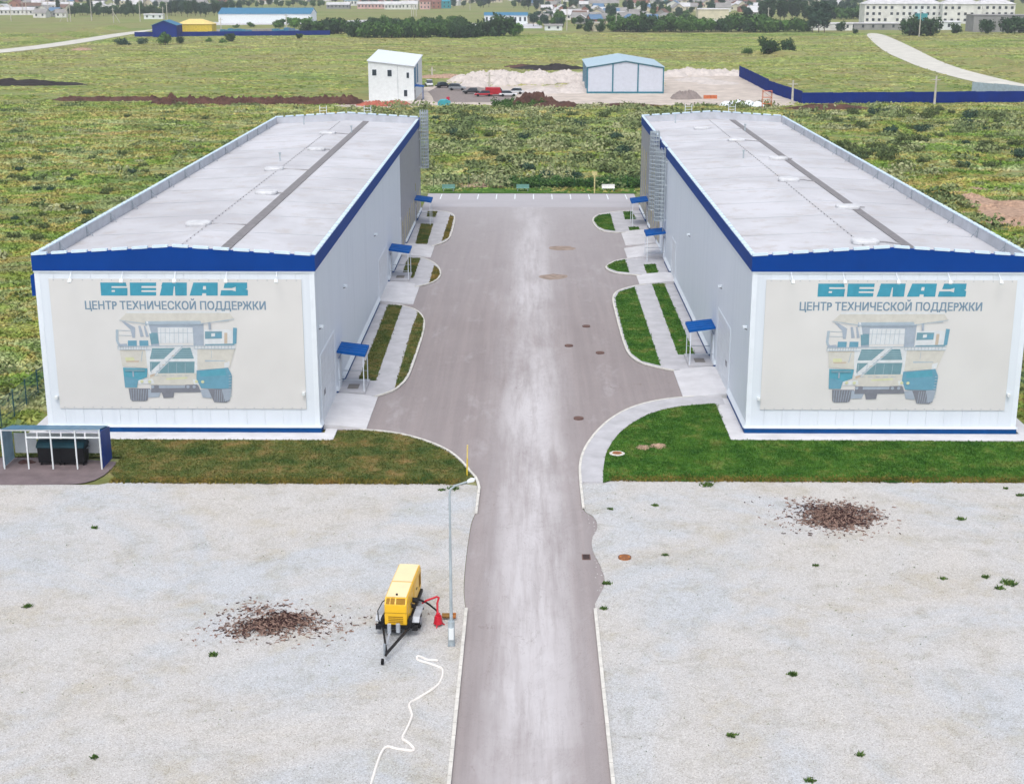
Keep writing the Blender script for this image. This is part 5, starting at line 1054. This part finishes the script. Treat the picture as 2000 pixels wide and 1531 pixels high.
# ------------------------------------------------------------------ far buildings
def house(u, v, w, d, h, rh, wm, rm, label, group=None, rz=0, name='house', floors=1, hip=False, cat='house', nwin=None, gable_front=False):
    x, y = G(u, v); T = thing(name, label, cat, (x, y, 0), rz, group)
    b = MB(); b.box(-w/2, w/2, 0, d, -.2, h)
    if not hip:
        if gable_front: b.prism_y([(-w/2, h), (w/2, h), (0, h+rh)], .01, d-.01)
        else: b.prism_x([(0, h), (d, h), (d/2, h+rh)], -w/2+.01, w/2-.01)
    b.build('wall', wm, T); b = MB(); e = .4
    if hip:
        i = min(w, d)/2; P_ = [(-w/2-e,-e,h),(w/2+e,-e,h),(w/2+e,d+e,h),(-w/2-e,d+e,h)]; q0, q1 = (-w/2+i, d/2, h+rh), (w/2-i, d/2, h+rh)
        b.face([P_[0],P_[1],q1,q0]); b.face([P_[1],P_[2],q1]); b.face([P_[2],P_[3],q0,q1]); b.face([P_[3],P_[0],q0])
    elif gable_front:
        for s in (-1, 1): b.face([(0,-e,h+rh+.15),(s*(w/2+e),-e,h-.1),(s*(w/2+e),d+e,h-.1),(0,d+e,h+rh+.15)]); b.face([(0,-e,h+rh+.15),(s*(w/2+e),-e,h-.1),(s*(w/2+e),-e,h-.35),(0,-e,h+rh-.1)])
    else:
        for s0 in (0, 1): b.face([(-w/2-e, d/2, h+rh+.15), (w/2+e, d/2, h+rh+.15), (w/2+e, (-e if not s0 else d+e), h-.1), (-w/2-e, (-e if not s0 else d+e), h-.1)])
        for s in (-1, 1): b.face([(s*(w/2+e), -e, h-.1), (s*(w/2+e), -e, h-.3), (s*(w/2+e), d/2, h+rh-.1), (s*(w/2+e), d/2, h+rh+.15)])
    b.build('roof', rm, T); nw = nwin if nwin is not None else max(1, int(w/3)); fh = h/floors
    for f in range(floors):
        for k in range(nw):
            xx = -w/2+(k+.5)*w/nw; b = MB(); b.box(xx-.6, xx+.6, -.05, .01, f*fh+fh*.35, f*fh+fh*.8); b.build('window', 'glass_dark', T)
    return T
wc = ['h_white', 'h_cream', 'h_brick', 'h_grey', 'h_white', 'h_cream']; rcx = ['r_grey', 'r_red', 'r_brown', 'r_pale', 'r_grey', 'r_pale', 'r_pale', 'r_grey', 'r_blue']
cname = dict(h_white='white', h_cream='cream', h_brick='brick', h_grey='grey', h_pink='pink', h_teal='turquoise'); rname = dict(r_grey='grey', r_red='red', r_brown='brown', r_pale='pale', r_blue='blue', r_teal='turquoise')
def village(u0, u1, v0, v1, n, where, s=1.0):
    for i in range(n):
        a = random.choice(wc); r = random.choice(rcx); gf = random.random() < .5
        house(rnd(u0, u1), rnd(v0, v1), rnd(7, 11)*s, rnd(7, 10), rnd(2.8, 3.6)*s, rnd(2.0, 3.4), a, r, f'small {cname[a]} house with a {rname[r]} roof {where}', f'small {cname[a]} houses with {rname[r]} roofs {where}', rnd(-.4, .4), gable_front=gf, nwin=2)
village(0, 120, 22, 36, 7, 'at the far left village edge'); village(0, 430, 2, 24, 44, 'in the upper left village', 1.2); village(430, 720, 1, 9, 16, 'at the top above the long hall', 1.2)
village(700, 900, 1, 14, 12, 'above the dark thicket', 1.2); village(900, 1200, 2, 14, 16, 'at the top middle of the village'); village(1050, 1330, 16, 50, 52, 'in the middle village'); village(1230, 1480, 2, 24, 40, 'in the village right of the middle', 1.1)
village(1480, 1720, 1, 16, 14, 'above the garages', 1.1); village(1700, 2000, 0, 2, 12, 'behind the school', 1.1)
for u, v, w_, d_, h_, rh, a, r, l in [(830, 19, 9, 9, 6.5, 3, 'h_pink', 'r_red', 'tall pink house above the thicket'), (852, 18, 8, 8, 6, 3, 'h_brick', 'r_red', 'tall brick red house beside the pink one'), (868, 17, 11, 9, 6, 3, 'h_teal', 'r_teal', 'turquoise house with turquoise roof above the thicket'), (800, 19, 14, 9, 4.5, 2.5, 'h_white', 'r_pale', 'white house left of the tall pink house'), (768, 19, 15, 9, 4, 2.5, 'h_white', 'r_pale', 'wide white house with two bays above the thicket'),
    (685, 12, 12, 12, 5, 4, 'h_white', 'r_teal', 'house with a bright blue hipped roof above the meadow strip'), (725, 18, 24, 10, 4, 2, 'h_pink', 'r_pale', 'long pale pink house above the meadow strip'), (660, 18, 20, 10, 3.5, 2, 'h_grey', 'r_pale', 'long grey low house left of the blue roof'), (1290, 8, 14, 10, 5, 3, 'h_teal', 'r_teal', 'turquoise house in the middle village'), (1465, 9, 12, 10, 6, 3, 'h_teal', 'r_teal', 'turquoise topped house beside the dark grove'), (1425, 12, 16, 10, 6, 3, 'h_pink', 'r_red', 'pink roofed house right of the white block'), (1480, 36, 13, 10, 4, 4, 'h_grey', 'r_pale', 'grey house with a steep pale roof left of the grove'),
    (20, 30, 34, 12, 3.5, 2, 'h_white', 'r_pale', 'long white shed at the far left'), (108, 22, 30, 10, 5, 2, 'h_white', 'r_pale', 'white building with pale roof behind the left poles'), (250, 16, 26, 12, 6, 3, 'h_cream', 'r_pale', 'cream building behind the tree belt'), (350, 14, 50, 12, 4, 2, 'h_white', 'r_grey', 'long white row behind the tree belt')]:
    house(u, v, w_, d_, h_, rh, a, r, l, hip=(r == 'r_teal'), floors=2 if h_ > 5 else 1)
# named larger buildings
house(517, 46, 57, 26, 5.6, 3.2, 'white_paint', 'roof_blue', 'long white hall with a blue roof at the upper left', name='industrial_hall', cat='hall', nwin=0)
house(988, 48, 26, 14, 5.2, 1.5, 'white_paint', 'roof_blue', 'small white hall with a blue roof behind the middle bushes', name='industrial_hall', cat='hall', nwin=9)
house(1081, 60, 9.5, 5, 2.6, .6, 'white_paint', 'r_grey', 'tiny white cabin at the meadow edge', name='cabin', cat='cabin', nwin=2)
house(300, 38, 13, 5, 3.0, .4, 'white_paint', 'r_pale', 'long white cabin behind the power poles', name='cabin', cat='cabin', nwin=3)
house(322, 73, 11.8, 12, 5.6, 2.1, 'fence_blue', 'roof_blue', 'dark blue shed with gable front by the left dirt road', name='shed', cat='shed', nwin=0, gable_front=True)
house(380, 70, 17.5, 11, 5.4, 2.4, 'shed_yellow', 'shed_yellow_roof', 'yellow shed next to the dark blue shed', name='shed', cat='shed', nwin=0, hip=True)
corrugated('sheet_fence', G(263, 72.5), G(645, 69), 2.2, 'fence_blue', 'long dark blue fence in front of the blue and yellow sheds', 5)
corrugated('sheet_fence', G(645, 69), G(628, 60), 2.2, 'fence_blue', 'short end run of the long blue fence', 5)
ragsheet('yard_ground', [(400,66),(640,66),(620,58),(420,58)], .0, 'r_grey', 6, 1, 9)
for u, l_, m_ in ((445, 8, 'roof_blue'), (470, 12, 'roof_blue'), (505, 14, 'r_grey'), (545, 10, 'roof_blue'), (575, 9, 'r_blue'), (610, 10, 'r_pale')):
    b = MB(); x, y = G(u, 66); T = thing('scrap_stack', {445: 'blue covered stack nearest the yellow shed', 470: 'wide blue covered stack in the fenced yard', 505: 'long grey stack in the middle of the fenced yard', 545: 'blue covered stack right of the grey stack', 575: 'dark blue stack in the fenced yard', 610: 'pale stack at the right end of the fenced yard'}[u], 'stack', (x, y, 0))
    for q in range(4): b = MB(); b.box(-l_/2+q*l_/4, -l_/2+(q+1)*l_/4-.2, 0, 4, 0, rnd(1.8, 3)); b.build('pallet', m_, T)
ragsheet('meadow_strip', [(640,38),(1020,34),(1030,22),(900,19),(640,22)], .0, 'field', 20, 6, 11)
ragsheet('yard_ground', [(400,50),(640,48),(760,44),(760,38),(640,42),(400,44)], .02, 'r_pale', 10, 2, 12)
ragsheet('yard_ground', [(900,56),(1060,56),(1050,44),(920,46)], .0, 'r_pale', 8, 2, 13)
roadsheet('dirt_road', [(-40,108),(60,98),(150,86),(230,72),(300,60),(300,57.5),(225,66),(150,78),(60,91),(-40,101)])
roadsheet('dirt_road', [(1689,65.5),(1702,80),(1728,102),(1765,118),(1800,133),(1860,150),(1915,163),(1990,180),(2060,192),(2060,178),(2000,165),(1935,150),(1880,136),(1835,120),(1790,97),(1750,78),(1718,65.5)])
# school
T = thing('school', 'long three storey white school with pale hipped roofs at the upper right', 'school', (*G(1840, 47), 0)); x0 = G(1692, 47)[0]-G(1840, 47)[0]; x1 = G(1985, 47)[0]-G(1840, 47)[0]
for i, (a, c, y_) in enumerate(((x0, x0+48, 6), (x0+46, x0+70, 0), (x0+69, x1, 5))):
    b = MB(); b.box(a, c, y_, y_+15, 0, 11.5); b.build('wing_wall', 'h_white', T)
    i_ = 7.5; P_ = [(a-.6, y_-.6, 11.5), (c+.6, y_-.6, 11.5), (c+.6, y_+15.6, 11.5), (a-.6, y_+15.6, 11.5)]; q0, q1 = (a+i_, y_+7.5, 15), (c-i_, y_+7.5, 15); b = MB(); b.face([P_[0],P_[1],q1,q0]); b.face([P_[1],P_[2],q1]); b.face([P_[2],P_[3],q0,q1]); b.face([P_[3],P_[0],q0]); b.build('roof', 'r_pale', T)
    n = int((c-a)/3.6)
    for f in range(3):
        for k_ in range(n):
            if random.random() < .12: continue
            xx = a+(k_+.5)*(c-a)/n; b = MB(); b.box(xx-.8, xx+.8, y_-.06, y_+.01, 1.4+f*3.6, 3.0+f*3.6); b.build('window', 'glass_dark', T)
b = MB(); b.box(x0+31, x0+37, -.5, 6.0, 0, 6); b.build('entrance', 'h_teal', T)
house(1695, 59, 55, 6, 3.4, .3, 'h_grey', 'r_pale', 'long low grey garages left of the right road head', name='garage_row', cat='garages', nwin=10)
house(1625, 60, 22, 6, 3.6, .3, 'h_white', 'r_pale', 'white garage block beside the tall dark trees', name='garage_row', cat='garages', nwin=4)
house(1845, 59, 17, 8, 4.2, .4, 'white_paint', 'r_pale', 'low white pavilion with dark windows before the school', name='pavilion', cat='pavilion', nwin=4)
house(1956, 63, 30, 14, 8.5, .2, 'h_grey', 'r_grey', 'large plain grey hall at the right photo edge', name='storage_hall', cat='hall', nwin=0)
house(1393, 45, 19, 14, 8, .5, 'h_cream', 'r_pale', 'plain cream block in the village behind the white wall', name='block', cat='building', nwin=0)
house(1180, 22, 24, 12, 6, 3, 'h_cream', 'r_grey', 'large grey roofed building in the middle village', name='farm_building', cat='building', nwin=5)
x_, y_ = G(1285, 50); x2_ = G(1500, 50)[0]; T = thing('boundary_wall', 'long white wall behind the hedge row', 'wall', (x_, y_, 0))
for k_ in range(int((x2_-x_)/3)): b = MB(); b.box(k_*3+.03, k_*3+2.97, 0, .25, 0, 3.2); b.build('wall_panel', 'h_white', T)
for u in (1163, 1206): b = MB(); x_, y_ = G(u, 62); T = thing('gate_pillar', {1163: 'cream pillar between the two village edge bushes', 1206: 'cream pillar at the left end of the hedge row'}[u], 'pillar', (x_, y_, 0)); b.box(-2, 2, -1, 1, 0, 4.5); b.build('shaft', 'h_cream', T); b = MB(); b.box(-2.2, 2.2, -1.2, 1.2, 4.5, 4.9); b.build('cap', 'h_white', T)
# power poles
def pole(u, v, h, lab, brace=0, grp='power poles'):
    x, y = G(u, v); T = thing('power_pole', lab, 'pole', (x, y, 0), 0, grp); b = MB(); b.tube([(0,0,-.3),(0,0,h)], [.3,.2], 6); b.build('shaft', 'pole_wood', T)
    b = MB(); b.box(-1.1, 1.1, -.1, .1, h-1.0, h-.8); b.build('crossarm', 'pole_wood', T)
    if brace: b = MB(); b.tube([(brace, 0, -.2), (0, 0, h*.75)], .18, 6); b.build('brace', 'pole_wood', T)
for u, v, h, br, l in [(22,42,11,0,'first power pole from the left photo edge'),(45,30,10,0,'second power pole from the left edge, farther back'),(52,30,10,0,'third power pole from the left, close to the second'),(84,32,11,0,'power pole behind the left long white building'),(95,33,10,0,'thin pole right behind the left white building'),(138,43,15,-7,'braced power pole left of the tree belt'),(132,43,9,0,'short pole beside the braced power pole'),(179,41,14,0,'tall single power pole before the tree belt'),(222,45,9,4,'short power pole with a brace on the right'),(274,43,13,0,'power pole left of the white cabin'),(291,32,13,0,'pale pole behind the white cabin'),(327,40,11,0,'power pole above the blue shed'),(319,38,8,0,'short dark pole above the blue shed'),(804,33,8,0,'left of three close poles above the thicket'),(808,33,8,0,'middle of three close poles above the thicket'),(813,33,8,0,'right of three close poles above the thicket'),(918,21,13,0,'tall thin pole on the meadow strip'),(1107,60,11,0,'pole right of the tiny white cabin'),(1203,62,9,0,'pole at the village edge'),(1500,44,9,0,'pole in front of the grove'),(1795,72,13,0,'pole at the right dirt road'),(1547,204,5.5,0,'pale pole at the blue fence bend'),(1825,204,6.5,0,'yellowish pole at the straight blue fence'),(560,62,9,0,'pole before the right part of the long hall'),(432,62,7,0,'pole behind the yellow shed'),(956,176,4.5,0,'thin pole with pale top among the sand heaps'),(844,152,3,0,'short pale post behind the office block')]:
    pole(u, v, h, l, br)
T = thing('marker_post', 'yellow gas marker post behind the parking strip', 'post', (*G(1161, 378), 0)); b = MB(); b.tube([(0,0,0),(0,0,3.0)], .1, 6); b.build('pole', 'yellow_frame', T); b = MB(); b.box(-.35, .35, -.04, .04, 2.5, 3.0); b.build('sign', 'yellow_frame', T)
for u, l in ((876, 'green bench on the grass edge behind the parking strip, left one'), (1021, 'green bench on the grass edge behind the parking strip, middle one'), (1188, 'pale bench on the grass edge behind the parking strip')):
    T = thing('bench', l, 'bench', (*G(u, 374), 0)); m_ = 'bench_green' if u < 1100 else 'h_white'
    b = MB(); b.box(-.9, .9, -.3, .3, .42, .5); b.build('seat', m_, T); b = MB(); b.box(-.9, .9, .28, .34, .5, .95); b.build('backrest', m_, T)
    for s in (-.7, .7): b = MB(); b.box(s-.05, s+.05, -.25, .25, 0, .42); b.build('leg', 'steel', T)
sheet('grass_verge', [(-13.8, 198.7), (15, 198.7), (15, 203.4), (-13.8, 203.4)], .05, 'lawn_green')
ragsheet('bare_ground', [(870,366),(990,366),(1010,354),(900,350)], .02, 'soil_red', 1.5, .8, 6)
for i, (u, v, rx) in enumerate([(1925, 405, 2.2), (1975, 400, 2.6), (1990, 430, 2.0), (1895, 385, 1.6), (1950, 425, 1.8)]): hp_('earth_bank', u, v, rx, rx, .35, 'soil_red', 'low reddish earth heap on the bare ground far right', 120+i, 'earth', 'earth heaps on the bare ground', rough=1.3)
for i, (u, v) in enumerate(((1098, 485), (1080, 541))): x, y = G(u, v); sheet('mud_stain', ragged([(x+math.cos(a)*1.5, y+math.sin(a)*1.4) for a in np.arange(0, 6.28, .5)], .4, .35, i), .004, 'mud', 0)
# look-alikes in a row are told apart by their place in the row
ORD = ['leftmost', 'second', 'third', 'fourth', 'fifth', 'sixth', 'seventh', 'eighth', 'ninth', 'tenth', 'eleventh', 'twelfth', 'thirteenth', 'fourteenth', 'fifteenth', 'sixteenth', 'seventeenth', 'eighteenth', 'nineteenth', 'twentieth']
def ordn(i):
    if i < 20: return ORD[i]+(' from the left' if i else ' one')
    n_ = i+1; return f"{n_}{'st' if n_ % 10 == 1 else 'nd' if n_ % 10 == 2 else 'rd' if n_ % 10 == 3 else 'th'} from the left"
rows = {}
for o in C.objects:
    if o.parent is None and 'label' in o and 'category' in o and o.get('group'): rows.setdefault(o['label'], []).append(o)
for lb, os_ in rows.items():
    if 1 < len(os_) <= 80 and len(lb.split()) <= 12:
        os_.sort(key=lambda o: o.location.x/max(1, o.location.y))
        for i, o in enumerate(os_): o['label'] = f'{lb}, {ordn(i)}'
# ------------------------------------------------------------------ air
hz = NT('haze_air'); hz.n.remove(hz.b); vol = hz.n.new('ShaderNodeVolumePrincipled'); vol.inputs['Color'].default_value = (.86, .90, .95, 1); vol.inputs['Density'].default_value = .00022; vol.inputs['Anisotropy'].default_value = .3
hz.l.new(vol.outputs[0], hz.n['Material Output'].inputs['Volume']); M['haze'] = hz.m
HAZE = True
if HAZE: MB().box(-2500, 2500, -250, 3000, -1.2, 45).build('haze', 'haze', kind='stuff')
